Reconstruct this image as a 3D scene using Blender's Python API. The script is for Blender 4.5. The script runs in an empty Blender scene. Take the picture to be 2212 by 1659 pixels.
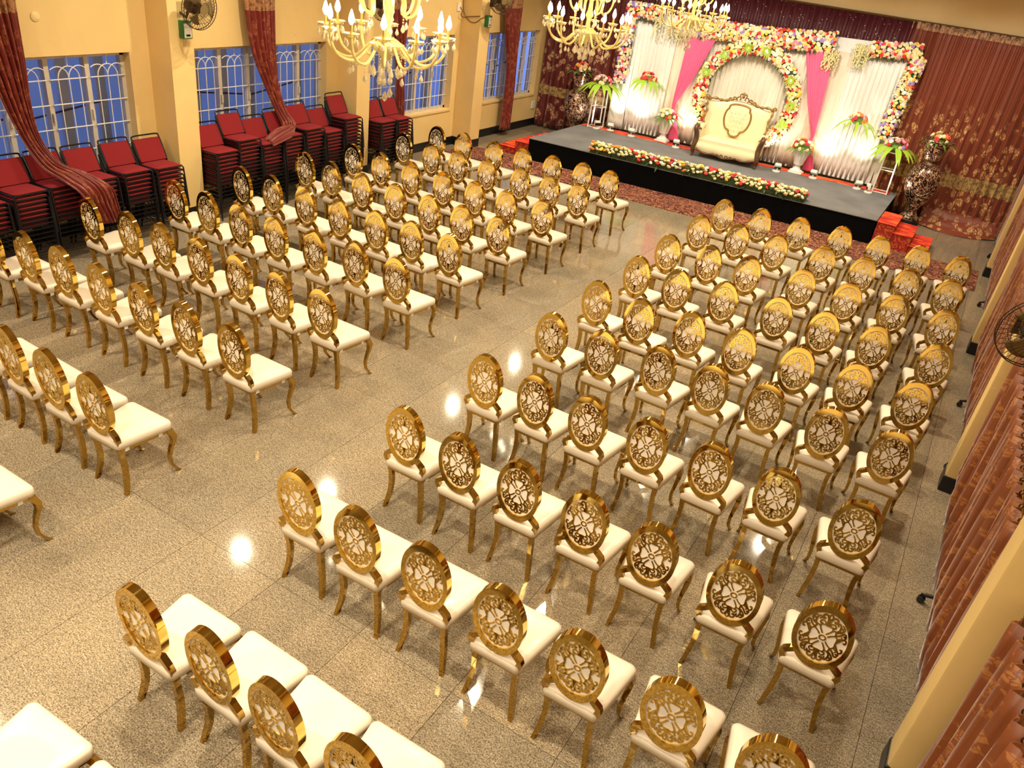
import bpy, bmesh, math, random
from mathutils import Vector, Matrix, Euler
random.seed(7)
scene = bpy.context.scene
C = scene.collection
PI = math.pi

# ------------------------------------------------------------------ camera
cam_data = bpy.data.cameras.new('camera')
cam = bpy.data.objects.new('camera', cam_data)
C.objects.link(cam)
cam.location = (3.441, -4.742, 3.886)
cam.rotation_euler = (math.radians(59.635), math.radians(-7.223), math.radians(31.498))
cam_data.sensor_fit = 'HORIZONTAL'
cam_data.sensor_width = 36.0
cam_data.lens = 36.0 * 1689.1 / 2212.0
cam_data.clip_start = 0.05
scene.camera = cam

# ------------------------------------------------------------------ world: blue dusk outside
world = bpy.data.worlds.new('dusk')
scene.world = world
world.use_nodes = True
wn = world.node_tree.nodes
wn['Background'].inputs['Color'].default_value = (0.20, 0.33, 0.95, 1)
wn['Background'].inputs['Strength'].default_value = 2.2

# ------------------------------------------------------------------ exposure
scene.view_settings.view_transform = 'Standard'
scene.view_settings.look = 'None'
scene.view_settings.gamma = 1.0
scene.view_settings.use_curve_mapping = False
scene.view_settings.exposure = -0.12

DOWNLIGHT_W = 80.0      # each recessed ceiling downlight
BULB_E = 90.0           # chandelier candle bulbs
STAGE_W = 40.0          # each stage uplighter
WASH_W = 190.0          # each added ceiling spotlight in front of the stage
WARM = (1.0, 0.86, 0.62)
CEIL = 4.30

# ================================================================== helpers
ORD = ['zeroth', 'first', 'second', 'third', 'fourth', 'fifth', 'sixth', 'seventh', 'eighth', 'ninth',
       'tenth', 'eleventh', 'twelfth', 'thirteenth', 'fourteenth', 'fifteenth', 'sixteenth']


class MB:
    """collects shapes into one mesh"""
    def __init__(self):
        self.v = []
        self.f = []
        self.m = []
        self.cur = 0

    def add(self, vs, fs):
        o = len(self.v)
        self.v += [tuple(a) for a in vs]
        self.f += [tuple(i + o for i in f) for f in fs]
        self.m += [self.cur] * len(fs)
        return self

    def box(self, x0, x1, y0, y1, z0, z1):
        vs = [(x0, y0, z0), (x1, y0, z0), (x1, y1, z0), (x0, y1, z0), (x0, y0, z1), (x1, y0, z1), (x1, y1, z1), (x0, y1, z1)]
        return self.add(vs, [(0, 3, 2, 1), (4, 5, 6, 7), (0, 1, 5, 4), (1, 2, 6, 5), (2, 3, 7, 6), (3, 0, 4, 7)])

    def bevbox(self, x0, x1, y0, y1, z0, z1, b):
        bm = bmesh.new()
        r = bmesh.ops.create_cube(bm, size=1)
        for v in bm.verts:
            v.co = Vector(((x0 + x1) / 2 + v.co.x * (x1 - x0), (y0 + y1) / 2 + v.co.y * (y1 - y0), (z0 + z1) / 2 + v.co.z * (z1 - z0)))
        bmesh.ops.bevel(bm, geom=bm.edges[:], offset=b, segments=2, profile=0.5, affect='EDGES')
        bm.verts.index_update()
        self.add([v.co for v in bm.verts], [[v.index for v in f.verts] for f in bm.faces])
        bm.free()
        return self

    def prism(self, pts, y0, y1, axis='y'):
        """polygon (a,b) extruded along an axis; pts in (x,z) for 'y', (x,y) for 'z', (y,z) for 'x'"""
        n = len(pts)

        def mk(a, b, t):
            return {'y': (a, t, b), 'z': (a, b, t), 'x': (t, a, b)}[axis]
        vs = [mk(a, b, y0) for a, b in pts] + [mk(a, b, y1) for a, b in pts]
        fs = [tuple(range(n))[::-1], tuple(range(n, 2 * n))]
        fs += [(i, (i + 1) % n, n + (i + 1) % n, n + i) for i in range(n)]
        return self.add(vs, fs)

    def tube(self, pts, rad, n=8, caps=True, closed=False, flat=1.0):
        pts = [Vector(p) for p in pts]
        k = len(pts)
        rads = rad if isinstance(rad, (list, tuple)) else [rad] * k
        vs = []
        prev = None
        for i, p in enumerate(pts):
            if closed:
                d = pts[(i + 1) % k] - pts[i - 1]
            else:
                d = pts[min(i + 1, k - 1)] - pts[max(i - 1, 0)]
            if d.length < 1e-9:
                d = Vector((0, 0, 1))
            d.normalize()
            if prev is None:
                u = d.orthogonal().normalized()
            else:
                u = (prev - d * prev.dot(d))
                if u.length < 1e-6:
                    u = d.orthogonal()
                u.normalize()
            prev = u
            w = d.cross(u)
            for j in range(n):
                a = 2 * PI * j / n
                vs.append(p + (u * math.cos(a) + w * math.sin(a) * flat) * rads[i])
        fs = []
        m = k if closed else k - 1
        for i in range(m):
            a, b = i * n, ((i + 1) % k) * n
            for j in range(n):
                fs.append((a + j, a + (j + 1) % n, b + (j + 1) % n, b + j))
        if caps and not closed:
            fs.append(tuple(range(n))[::-1])
            fs.append(tuple((k - 1) * n + j for j in range(n)))
        return self.add(vs, fs)

    def rectsweep(self, secs):
        """secs: list of (centre, half vector a, half vector b) -> swept rectangular bar"""
        vs = []
        for c, a, b in secs:
            c, a, b = Vector(c), Vector(a), Vector(b)
            vs += [c - a - b, c + a - b, c + a + b, c - a + b]
        fs = [(3, 2, 1, 0)]
        for i in range(len(secs) - 1):
            o = 4 * i
            for j in range(4):
                fs.append((o + j, o + (j + 1) % 4, o + 4 + (j + 1) % 4, o + 4 + j))
        o = 4 * (len(secs) - 1)
        fs.append((o, o + 1, o + 2, o + 3))
        return self.add(vs, fs)

    def lathe(self, prof, n=16, c=(0, 0, 0), cap=True):
        vs = []
        for r, z in prof:
            for j in range(n):
                a = 2 * PI * j / n
                vs.append((c[0] + r * math.cos(a), c[1] + r * math.sin(a), c[2] + z))
        fs = []
        for i in range(len(prof) - 1):
            for j in range(n):
                fs.append((i * n + j, i * n + (j + 1) % n, (i + 1) * n + (j + 1) % n, (i + 1) * n + j))
        if cap:
            fs.append(tuple(range(n))[::-1])
            fs.append(tuple((len(prof) - 1) * n + j for j in range(n)))
        return self.add(vs, fs)

    def ball(self, c, r, n=8, m=6, sz=1.0):
        prof = [(max(1e-4, r * math.sin(PI * i / m)), -r * sz * math.cos(PI * i / m)) for i in range(m + 1)]
        return self.lathe(prof, n, c)

    def grid(self, fn, nu, nv):
        vs = [fn(i / nu, j / nv) for j in range(nv + 1) for i in range(nu + 1)]
        w = nu + 1
        fs = [(j * w + i, j * w + i + 1, (j + 1) * w + i + 1, (j + 1) * w + i) for j in range(nv) for i in range(nu)]
        return self.add(vs, fs)

    def xf(self, M, start=0):
        for i in range(start, len(self.v)):
            self.v[i] = tuple(M @ Vector(self.v[i]))
        return self

    def mesh(self, name, mats, smooth=False, fix=False):
        me = bpy.data.meshes.new(name)
        me.from_pydata(self.v, [], self.f)
        for mt in (mats if isinstance(mats, (list, tuple)) else [mats]):
            me.materials.append(mt)
        if any(self.m):
            me.polygons.foreach_set('material_index', self.m)
        if fix:
            bm = bmesh.new()
            bm.from_mesh(me)
            bmesh.ops.recalc_face_normals(bm, faces=bm.faces[:])
            bm.to_mesh(me)
            bm.free()
        if smooth:
            me.polygons.foreach_set('use_smooth', [True] * len(me.polygons))
            if smooth != 'all':
                me.set_sharp_from_angle(angle=math.radians(42))
        me.update()
        return me

    def build(self, name, mats, parent=None, smooth=False, fix=False):
        return link(name, self.mesh(name, mats, smooth, fix), parent)


def link(name, me, parent=None):
    o = bpy.data.objects.new(name, me)
    C.objects.link(o)
    if parent is not None:
        o.parent = parent
    return o


def tag(o, label, cat, group=None, kind=None):
    o['label'] = label
    o['category'] = cat
    if group:
        o['group'] = group
    if kind:
        o['kind'] = kind
    return o


def thing(name, label, cat, loc=(0, 0, 0), rotz=0.0, group=None):
    o = bpy.data.objects.new(name, None)
    C.objects.link(o)
    o.empty_display_size = 0.1
    o.location = loc
    o.rotation_euler = (0, 0, rotz)
    return tag(o, label, cat, group)


def stuff(o):
    o['kind'] = 'stuff'
    return o


def struct(o, label, cat='room'):
    return tag(o, label, cat, kind='structure')


# ---- materials
def new_mat(name):
    m = bpy.data.materials.new(name)
    m.use_nodes = True
    return m, m.node_tree.nodes, m.node_tree.links, m.node_tree.nodes['Principled BSDF']


def pmat(name, col, rough=0.5, metal=0.0, spec=0.5, trans=0.0, sheen=0.0, emit=None, estr=0.0, coat=0.0):
    m, n, l, b = new_mat(name)
    b.inputs['Base Color'].default_value = (*col, 1)
    b.inputs['Roughness'].default_value = rough
    b.inputs['Metallic'].default_value = metal
    b.inputs['Specular IOR Level'].default_value = spec
    b.inputs['Transmission Weight'].default_value = trans
    b.inputs['Sheen Weight'].default_value = sheen
    b.inputs['Coat Weight'].default_value = coat
    if emit:
        b.inputs['Emission Color'].default_value = (*emit, 1)
        b.inputs['Emission Strength'].default_value = estr
    return m


def ramp(n, stops, interp='LINEAR'):
    r = n.new('ShaderNodeValToRGB')
    r.color_ramp.interpolation = interp
    e = r.color_ramp.elements
    while len(e) < len(stops):
        e.new(0.5)
    for k, (p, c) in enumerate(stops):
        e[k].position = p
        e[k].color = (*c, 1) if len(c) == 3 else c
    return r


def noise(n, l, vec, scale, detail=3.0, rough=0.5, dist=0.0):
    t = n.new('ShaderNodeTexNoise')
    t.inputs['Scale'].default_value = scale
    t.inputs['Detail'].default_value = detail
    t.inputs['Roughness'].default_value = rough
    t.inputs['Distortion'].default_value = dist
    if vec is not None:
        l.new(vec, t.inputs['Vector'])
    return t


def mixc(n, l, fac, a, b, mode='MIX'):
    mx = n.new('ShaderNodeMix')
    mx.data_type = 'RGBA'
    mx.blend_type = mode
    for sock, val in ((mx.inputs[0], fac), (mx.inputs[6], a), (mx.inputs[7], b)):
        if isinstance(val, (int, float)):
            sock.default_value = val
        elif isinstance(val, tuple):
            sock.default_value = (*val, 1) if len(val) == 3 else val
        else:
            l.new(val, sock)
    return mx.outputs[2]


def math_node(n, l, op, a, b=None, clamp=False):
    t = n.new('ShaderNodeMath')
    t.operation = op
    t.use_clamp = clamp
    for s, v in ((t.inputs[0], a), (t.inputs[1], b)):
        if v is None:
            continue
        if isinstance(v, (int, float)):
            s.default_value = v
        else:
            l.new(v, s)
    return t.outputs[0]


def bump(n, l, b, height, strength=0.2, dist=0.01):
    t = n.new('ShaderNodeBump')
    t.inputs['Strength'].default_value = strength
    t.inputs['Distance'].default_value = dist
    l.new(height, t.inputs['Height'])
    l.new(t.outputs['Normal'], b.inputs['Normal'])


def mat_granite():
    m, n, l, b = new_mat('polished_granite')
    g = n.new('ShaderNodeNewGeometry')
    pos = g.outputs['Position']
    fine = noise(n, l, pos, 120, 3, 0.65)
    mp = n.new('ShaderNodeMapping')
    mp.inputs['Rotation'].default_value = (0, 0, 0.5)
    mp.inputs['Scale'].default_value = (1.0, 2.6, 1)
    l.new(pos, mp.inputs['Vector'])
    streak = noise(n, l, mp.outputs['Vector'], 34, 3, 0.6, 0.6)
    big = noise(n, l, pos, 1.1, 3, 0.55, 0.4)
    r1 = ramp(n, [(0.29, (0.045, 0.037, 0.026)), (0.42, (0.20, 0.168, 0.122)), (0.54, (0.385, 0.328, 0.245)), (0.70, (0.53, 0.455, 0.35))])
    l.new(fine.outputs['Fac'], r1.inputs['Fac'])
    r2 = ramp(n, [(0.36, (0.45, 0.43, 0.40)), (0.62, (1.0, 0.97, 0.92))])
    l.new(streak.outputs['Fac'], r2.inputs['Fac'])
    c = mixc(n, l, 0.75, r1.outputs['Color'], r2.outputs['Color'], 'MULTIPLY')
    r3 = ramp(n, [(0.3, (0.80, 0.80, 0.80)), (0.7, (1.12, 1.06, 0.98))])
    l.new(big.outputs['Fac'], r3.inputs['Fac'])
    c = mixc(n, l, 0.8, c, r3.outputs['Color'], 'MULTIPLY')
    oi = n.new('ShaderNodeObjectInfo')
    r4 = ramp(n, [(0, (0.86, 0.87, 0.88)), (1, (1.08, 1.05, 1.0))])
    l.new(oi.outputs['Random'], r4.inputs['Fac'])
    c = mixc(n, l, 1.0, c, r4.outputs['Color'], 'MULTIPLY')
    l.new(c, b.inputs['Base Color'])
    b.inputs['Roughness'].default_value = 0.07
    b.inputs['Specular IOR Level'].default_value = 0.35
    return m


def mat_wall(name, col, stain=(0.62, 0.50, 0.33)):
    m, n, l, b = new_mat(name)
    g = n.new('ShaderNodeNewGeometry')
    pos = g.outputs['Position']
    a = noise(n, l, pos, 1.3, 4, 0.6, 0.6)
    r = ramp(n, [(0.35, tuple(x * 0.93 for x in col)), (0.65, col)])
    l.new(a.outputs['Fac'], r.inputs['Fac'])
    s = noise(n, l, pos, 5.0, 5, 0.62)
    rs = ramp(n, [(0.66, (0, 0, 0)), (0.70, (1, 1, 1))])
    l.new(s.outputs['Fac'], rs.inputs['Fac'])
    c = mixc(n, l, math_node(n, l, 'MULTIPLY', rs.outputs['Color'], 0.45), r.outputs['Color'], stain)
    l.new(c, b.inputs['Base Color'])
    b.inputs['Roughness'].default_value = 0.55
    f = noise(n, l, pos, 30, 3)
    bump(n, l, b, f.outputs['Fac'], 0.08, 0.004)
    return m


def mat_floral(name, base, motif, scale=9.0, low=0.35, hi=1.0, plain_above=None, sheen=0.4, rough=0.5, edge=None):
    """damask fabric: flower clusters woven in a lighter thread"""
    m, n, l, b = new_mat(name)
    tc = n.new('ShaderNodeTexCoord')
    pos = tc.outputs['UV']
    nz = noise(n, l, pos, scale * 1.2, 2)
    add = n.new('ShaderNodeVectorMath')
    add.operation = 'MULTIPLY_ADD'
    l.new(nz.outputs['Color'], add.inputs[0])
    add.inputs[1].default_value = (0.10, 0.10, 0.10)
    l.new(pos, add.inputs[2])
    v = n.new('ShaderNodeTexVoronoi')
    v.inputs['Scale'].default_value = scale
    l.new(add.outputs[0], v.inputs['Vector'])
    petals = n.new('ShaderNodeTexVoronoi')
    petals.feature = 'DISTANCE_TO_EDGE'
    petals.inputs['Scale'].default_value = scale * 2.7
    l.new(add.outputs[0], petals.inputs['Vector'])
    r1 = ramp(n, [(0.40, (1, 1, 1)), (0.47, (0, 0, 0))])
    l.new(v.outputs['Distance'], r1.inputs['Fac'])
    r2 = ramp(n, [(0.05, (0, 0, 0)), (0.10, (1, 1, 1))])
    l.new(petals.outputs['Distance'], r2.inputs['Fac'])
    clus = noise(n, l, pos, scale * 0.32, 2)
    r3 = ramp(n, [(0.38, (0, 0, 0)), (0.45, (1, 1, 1))])
    l.new(clus.outputs['Fac'], r3.inputs['Fac'])
    mask = math_node(n, l, 'MULTIPLY', math_node(n, l, 'MULTIPLY', r1.outputs['Color'], r2.outputs['Color']), r3.outputs['Color'])
    if plain_above is not None:
        sx = n.new('ShaderNodeSeparateXYZ')
        l.new(pos, sx.inputs[0])
        t = math_node(n, l, 'ADD', sx.outputs['Y'], math_node(n, l, 'MULTIPLY', clus.outputs['Fac'], 0.5))
        z = n.new('ShaderNodeMapRange')
        z.inputs['From Min'].default_value = plain_above + 0.55
        z.inputs['From Max'].default_value = plain_above + 0.15
        l.new(t, z.inputs['Value'])
        mask = math_node(n, l, 'MULTIPLY', mask, z.outputs['Result'])
    col = mixc(n, l, mask, base, motif)
    if edge is not None:      # a woven border band between two heights
        sx2 = n.new('ShaderNodeSeparateXYZ')
        l.new(pos, sx2.inputs[0])
        for (z0, z1, ec) in edge:
            up = math_node(n, l, 'GREATER_THAN', sx2.outputs['Y'], z0)
            dn = math_node(n, l, 'LESS_THAN', sx2.outputs['Y'], z1)
            inside = math_node(n, l, 'MULTIPLY', up, dn)
            fn_ = noise(n, l, pos, scale * 2.4, 2)
            rr = ramp(n, [(0.42, tuple(x * 0.45 for x in ec)), (0.52, ec)])
            l.new(fn_.outputs['Fac'], rr.inputs['Fac'])
            col = mixc(n, l, inside, col, rr.outputs['Color'])
    l.new(col, b.inputs['Base Color'])
    b.inputs['Roughness'].default_value = rough
    b.inputs['Sheen Weight'].default_value = sheen
    b.inputs['Sheen Roughness'].default_value = 0.35
    return m


M = {}
M['granite'] = mat_granite()
M['grout'] = pmat('grout', (0.10, 0.075, 0.05), 0.9)
M['wall'] = mat_wall('cream_wall_paint', (0.82, 0.59, 0.25))
M['wall_up'] = mat_wall('cream_wall_paint_clean', (0.84, 0.63, 0.31), (0.80, 0.60, 0.30))
M['column'] = mat_wall('column_paint', (0.80, 0.58, 0.24), (0.90, 0.76, 0.50))
M['ceiling'] = pmat('ceiling_paint', (0.34, 0.26, 0.16), 0.8)
M['rear_wall'] = mat_wall('brown_rear_wall', (0.42, 0.30, 0.16), (0.36, 0.26, 0.13))
M['black_paint'] = pmat('black_paint', (0.006, 0.006, 0.008), 0.35)
M['gold'] = pmat('mirror_gold', (0.78, 0.54, 0.13), 0.05, 1.0)
M['gold_dark'] = pmat('gold_leg', (0.52, 0.34, 0.085), 0.08, 1.0)
M['leather'] = pmat('ivory_leather', (0.70, 0.61, 0.49), 0.36, coat=0.1)
M['panel_leather'] = pmat('white_panel_leather', (0.88, 0.82, 0.76), 0.45)
M['red_fabric'] = pmat('red_fabric', (0.20, 0.002, 0.005), 0.9)
M['black_steel'] = pmat('black_steel', (0.006, 0.006, 0.008), 0.3)
M['frame_beige'] = pmat('window_frame_paint', (0.58, 0.52, 0.44), 0.5)
M['grille'] = pmat('white_grille', (0.72, 0.72, 0.74), 0.4)
M['glass'] = pmat('window_glass', (0.9, 0.95, 1.0), 0.02, trans=1.0)
M['glass'].node_tree.nodes['Principled BSDF'].inputs['IOR'].default_value = 1.02
M['out_wall'] = mat_wall('neighbour_wall', (0.62, 0.66, 0.74), (0.45, 0.48, 0.55))
M['bluesheet'] = pmat('sheer_sheet', (0.55, 0.52, 0.50), 0.8)
M['burgundy'] = mat_floral('burgundy_damask', (0.12, 0.014, 0.011), (0.55, 0.30, 0.16), 6.0, plain_above=1.9, edge=[(0.72, 0.92, (0.44, 0.27, 0.10))])
M['copper_curtain'] = mat_floral('copper_damask', (0.22, 0.045, 0.018), (0.66, 0.36, 0.14), 6.0, plain_above=1.9, edge=[(0.70, 0.95, (0.50, 0.31, 0.11)), (3.22, 3.6, (0.60, 0.33, 0.18))])
M['amber_curtain'] = mat_floral('amber_damask', (0.20, 0.048, 0.008), (0.34, 0.12, 0.024), 11.0)
M['tie_drape'] = mat_floral('red_brown_velvet', (0.16, 0.013, 0.008), (0.30, 0.07, 0.03), 9.0, edge=[(2.50, 9.0, (0.42, 0.19, 0.08))])
M['sequin'] = None
M['white_cloth'] = pmat('white_satin', (0.86, 0.83, 0.78), 0.5, sheen=0.3)
M['cream_cloth'] = pmat('cream_satin', (0.86, 0.80, 0.68), 0.5, sheen=0.3)
M['beige_cloth'] = pmat('beige_satin', (0.84, 0.70, 0.56), 0.5, sheen=0.3)
M['pink_cloth'] = pmat('pink_chiffon', (0.90, 0.13, 0.30), 0.55, sheen=0.4)
M['white_board'] = pmat('white_board', (0.88, 0.87, 0.84), 0.5)
M['white_metal'] = pmat('white_metal', (0.85, 0.84, 0.82), 0.35)
M['stage_black'] = pmat('black_skirt', (0.0015, 0.0015, 0.002), 0.9, spec=0.1)
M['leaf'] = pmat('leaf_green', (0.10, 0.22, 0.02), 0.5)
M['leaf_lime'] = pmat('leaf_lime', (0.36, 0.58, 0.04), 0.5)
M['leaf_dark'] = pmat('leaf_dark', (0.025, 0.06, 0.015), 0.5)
M['sofa_leather'] = pmat('sofa_leather', (0.84, 0.74, 0.47), 0.34, coat=0.15)
M['sofa_gold'] = pmat('antique_gold_wood', (0.34, 0.20, 0.05), 0.42, 0.5)
M['sofa_dark'] = pmat('dark_carved_wood', (0.13, 0.065, 0.03), 0.4, 0.35)
M['bronze'] = None
M['stone'] = pmat('white_urn', (0.80, 0.77, 0.73), 0.5)
M['crystal'] = pmat('amber_crystal', (1.0, 0.84, 0.36), 0.08, trans=0.35, coat=0.3)
M['drop'] = pmat('clear_crystal', (1.0, 0.93, 0.70), 0.04, trans=0.6)
M['bulb'] = pmat('candle_bulb', (1, 0.95, 0.85), 0.4, emit=(1.0, 0.84, 0.56), estr=BULB_E)
M['candle'] = pmat('candle_tube', (0.62, 0.42, 0.12), 0.3, 0.6)
M['fan_metal'] = pmat('fan_brown_metal', (0.06, 0.035, 0.02), 0.35, 0.6)
M['fan_blade'] = pmat('fan_blade', (0.24, 0.17, 0.07), 0.4, 0.4)
M['green_box'] = pmat('green_plastic', (0.02, 0.17, 0.035), 0.4)
M['white_plastic'] = pmat('white_plastic', (0.78, 0.75, 0.68), 0.4)
M['lens'] = pmat('downlight_lens', (1, 1, 1), 0.4, emit=(1.0, 0.90, 0.72), estr=14.0)
M['black_lens'] = pmat('black_lens', (0.004, 0.004, 0.004), 0.2)
M['cable'] = pmat('cable', (0.09, 0.03, 0.015), 0.5)


def special_mats():
    # sequinned valance; the sparkle of the sequins is painted as white dots
    m, n, l, b = new_mat('sequin_valance')
    tc = n.new('ShaderNodeTexCoord')
    v = n.new('ShaderNodeTexVoronoi')
    v.inputs['Scale'].default_value = 22
    l.new(tc.outputs['UV'], v.inputs['Vector'])
    r = ramp(n, [(0.14, (1, 1, 1)), (0.20, (0, 0, 0))])
    l.new(v.outputs['Distance'], r.inputs['Fac'])
    sp = n.new('ShaderNodeSeparateColor')
    l.new(v.outputs['Color'], sp.inputs[0])
    pick = math_node(n, l, 'GREATER_THAN', sp.outputs[0], 0.72)
    mk = math_node(n, l, 'MULTIPLY', r.outputs['Color'], pick)
    c = mixc(n, l, mk, (0.075, 0.006, 0.012), (1.0, 0.93, 0.88))
    l.new(c, b.inputs['Base Color'])
    rg = math_node(n, l, 'SUBTRACT', 0.55, math_node(n, l, 'MULTIPLY', mk, 0.35))
    l.new(rg, b.inputs['Roughness'])
    M['sequin'] = m
    # bronze relief
    m, n, l, b = new_mat('bronze_relief')
    tc = n.new('ShaderNodeTexCoord')
    v = noise(n, l, tc.outputs['Object'], 7.0, 2, 0.5, 2.6)
    w = ramp(n, [(0.44, (0, 0, 0)), (0.48, (1, 1, 1)), (0.54, (1, 1, 1)), (0.58, (0, 0, 0))])
    l.new(v.outputs['Fac'], w.inputs['Fac'])
    c = mixc(n, l, w.outputs['Color'], (0.045, 0.018, 0.010), (0.78, 0.50, 0.34))
    l.new(c, b.inputs['Base Color'])
    b.inputs['Metallic'].default_value = 0.75
    b.inputs['Roughness'].default_value = 0.26
    bump(n, l, b, w.outputs['Color'], 0.9, 0.03)
    M['bronze'] = m
    # grey stage carpet
    m, n, l, b = new_mat('grey_stage_carpet')
    g = n.new('ShaderNodeNewGeometry')
    a = noise(n, l, g.outputs['Position'], 220, 2)
    a2 = noise(n, l, g.outputs['Position'], 2.0, 2)
    r = ramp(n, [(0.35, (0.115, 0.115, 0.12)), (0.65, (0.21, 0.205, 0.205))])
    l.new(mixc(n, l, 0.5, a.outputs['Fac'], a2.outputs['Fac']), r.inputs['Fac'])
    l.new(r.outputs['Color'], b.inputs['Base Color'])
    b.inputs['Roughness'].default_value = 0.95
    M['stage_carpet'] = m
    # dark red patterned runner
    m, n, l, b = new_mat('runner_pattern')
    g = n.new('ShaderNodeNewGeometry')
    a = noise(n, l, g.outputs['Position'], 6.0, 2, 0.5, 3.0)
    r = ramp(n, [(0.40, (0.055, 0.008, 0.010)), (0.47, (0.055, 0.008, 0.010)), (0.49, (0.46, 0.20, 0.08)), (0.53, (0.50, 0.22, 0.09)), (0.545, (0.13, 0.018, 0.016)), (0.7, (0.07, 0.01, 0.012))])
    l.new(a.outputs['Fac'], r.inputs['Fac'])
    l.new(r.outputs['Color'], b.inputs['Base Color'])
    b.inputs['Roughness'].default_value = 0.95
    M['runner'] = m
    # red / orange step cloth
    m, n, l, b = new_mat('red_orange_cloth')
    g = n.new('ShaderNodeNewGeometry')
    mp = n.new('ShaderNodeMapping')
    mp.inputs['Scale'].default_value = (1.2, 5.0, 4.0)
    l.new(g.outputs['Position'], mp.inputs['Vector'])
    a = noise(n, l, mp.outputs['Vector'], 2.6, 4, 0.6, 0.6)
    r = ramp(n, [(0.40, (0.34, 0.012, 0.008)), (0.52, (0.72, 0.035, 0.012)), (0.62, (0.90, 0.16, 0.02))])
    l.new(a.outputs['Fac'], r.inputs['Fac'])
    l.new(r.outputs['Color'], b.inputs['Base Color'])
    b.inputs['Roughness'].default_value = 0.7
    M['red_orange'] = m
    m, n, l, b = new_mat('red_riser_cloth')
    g = n.new('ShaderNodeNewGeometry')
    a = noise(n, l, g.outputs['Position'], 6.0, 2, 0.5, 2.5)
    r = ramp(n, [(0.50, (0.34, 0.010, 0.008)), (0.54, (0.55, 0.13, 0.02)), (0.58, (0.55, 0.13, 0.02)), (0.60, (0.34, 0.010, 0.008))])
    l.new(a.outputs['Fac'], r.inputs['Fac'])
    l.new(r.outputs['Color'], b.inputs['Base Color'])
    b.inputs['Roughness'].default_value = 0.7
    M['red_riser'] = m


special_mats()
PETAL = {
    'cream': pmat('petal_cream', (0.90, 0.78, 0.42), 0.55),
    'white': pmat('petal_white', (0.92, 0.88, 0.80), 0.55),
    'red': pmat('petal_red', (0.78, 0.035, 0.05), 0.55),
    'orange': pmat('petal_orange', (0.92, 0.28, 0.06), 0.55),
    'yellow': pmat('petal_yellow', (0.88, 0.72, 0.10), 0.55),
    'purple': pmat('petal_purple', (0.42, 0.26, 0.66), 0.55),
    'pink': pmat('petal_pink', (0.90, 0.36, 0.46), 0.55),
}

# ================================================================== the room
XL, XR = -5.5, 4.95            # window wall, outer wall behind the curtain side
Y0, Y1 = -9.0, 12.75           # rear wall, beyond the far wall


def WLY(x):                    # far wall runs slightly askew
    return 12.17 + 0.06 * x


# floor: granite slabs laid on a dark grout bed
mb = MB()
mb.box(XL - 0.3, XR + 0.1, Y0 - 0.1, Y1 + 0.2, -0.30, -0.012)
floor = struct(mb.build('floor', M['grout']), 'polished beige granite slab floor with thin dark joints', 'floor')
TW, TL = 0.7085, 2.183
mb = MB()
mb.box(-TW / 2 + 0.0016, TW / 2 - 0.0016, -TL / 2 + 0.0016, TL / 2 - 0.0016, -0.02, 0.0)
slab_me = mb.mesh('slab', M['granite'])
for i in range(-8, 8):
    for j in range(-4, 7):
        cx = -0.157 + TW * (i + 0.5)
        cy = -2.083 + TL * (j + 0.5)
        if XL - 0.4 < cx < XR + 0.3 and Y0 < cy < 12.9:
            o = link('slab', slab_me, floor)
            o.location = (cx, cy, 0)

# window wall, with openings
WINS = [(-0.90, 1.52), (2.45, 4.87), (5.86, 8.27), (9.45, 11.56)]
WZ0, WZ1 = 0.70, 2.03
mb = MB()
T = 0.26
ys = [Y0] + [v for w in WINS for v in w] + [12.4]
for k in range(0, len(ys), 2):
    mb.box(XL - T, XL, ys[k], ys[k + 1], -0.01, CEIL)
for a, b_ in WINS:
    mb.box(XL - T, XL, a, b_, -0.01, WZ0)
    mb.box(XL - T, XL, a, b_, WZ1, CEIL)
wall_left = struct(mb.build('wall_left', M['wall']), 'cream painted window wall with stained plaster', 'wall')

# far wall (slightly askew), rear wall, outer wall, ceiling
mb = MB()
x0, x1 = XL - T, XR + 0.3
mb.prism([(x0, WLY(x0)), (x1, WLY(x1)), (x1, WLY(x1) + 0.2), (x0, WLY(x0) + 0.2)], -0.01, CEIL, 'z')
struct(mb.build('wall_back', M['wall_up']), 'cream painted wall behind the stage curtains', 'wall')
struct(MB().box(XL - T, XR + 0.3, Y0 - 0.2, Y0, -0.01, CEIL).build('wall_rear', M['rear_wall']), 'brown painted rear wall of the hall', 'wall')
struct(MB().box(XR, XR + 0.2, Y0, 12.7, -0.01, CEIL).build('wall_right', M['wall_up']), 'cream painted outer wall beyond the curtained columns', 'wall')
struct(MB().box(XL - T, XR + 0.3, Y0 - 0.2, 12.9, CEIL, CEIL + 0.15).build('ceiling', M['ceiling']), 'plain brownish ceiling of the hall', 'ceiling')
# gallery slab the photograph is taken from
struct(MB().box(XL, XR, Y0, -5.05, 2.15, 2.35).build('trim_1', M['rear_wall']), 'gallery floor slab across the rear of the hall', 'balcony')
# beam over the curtained side
struct(MB().box(4.12, 4.5, Y0, 12.3, 3.86, CEIL).build('trim_2', M['wall_up']), 'cream beam running over the row of columns', 'beam')

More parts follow.
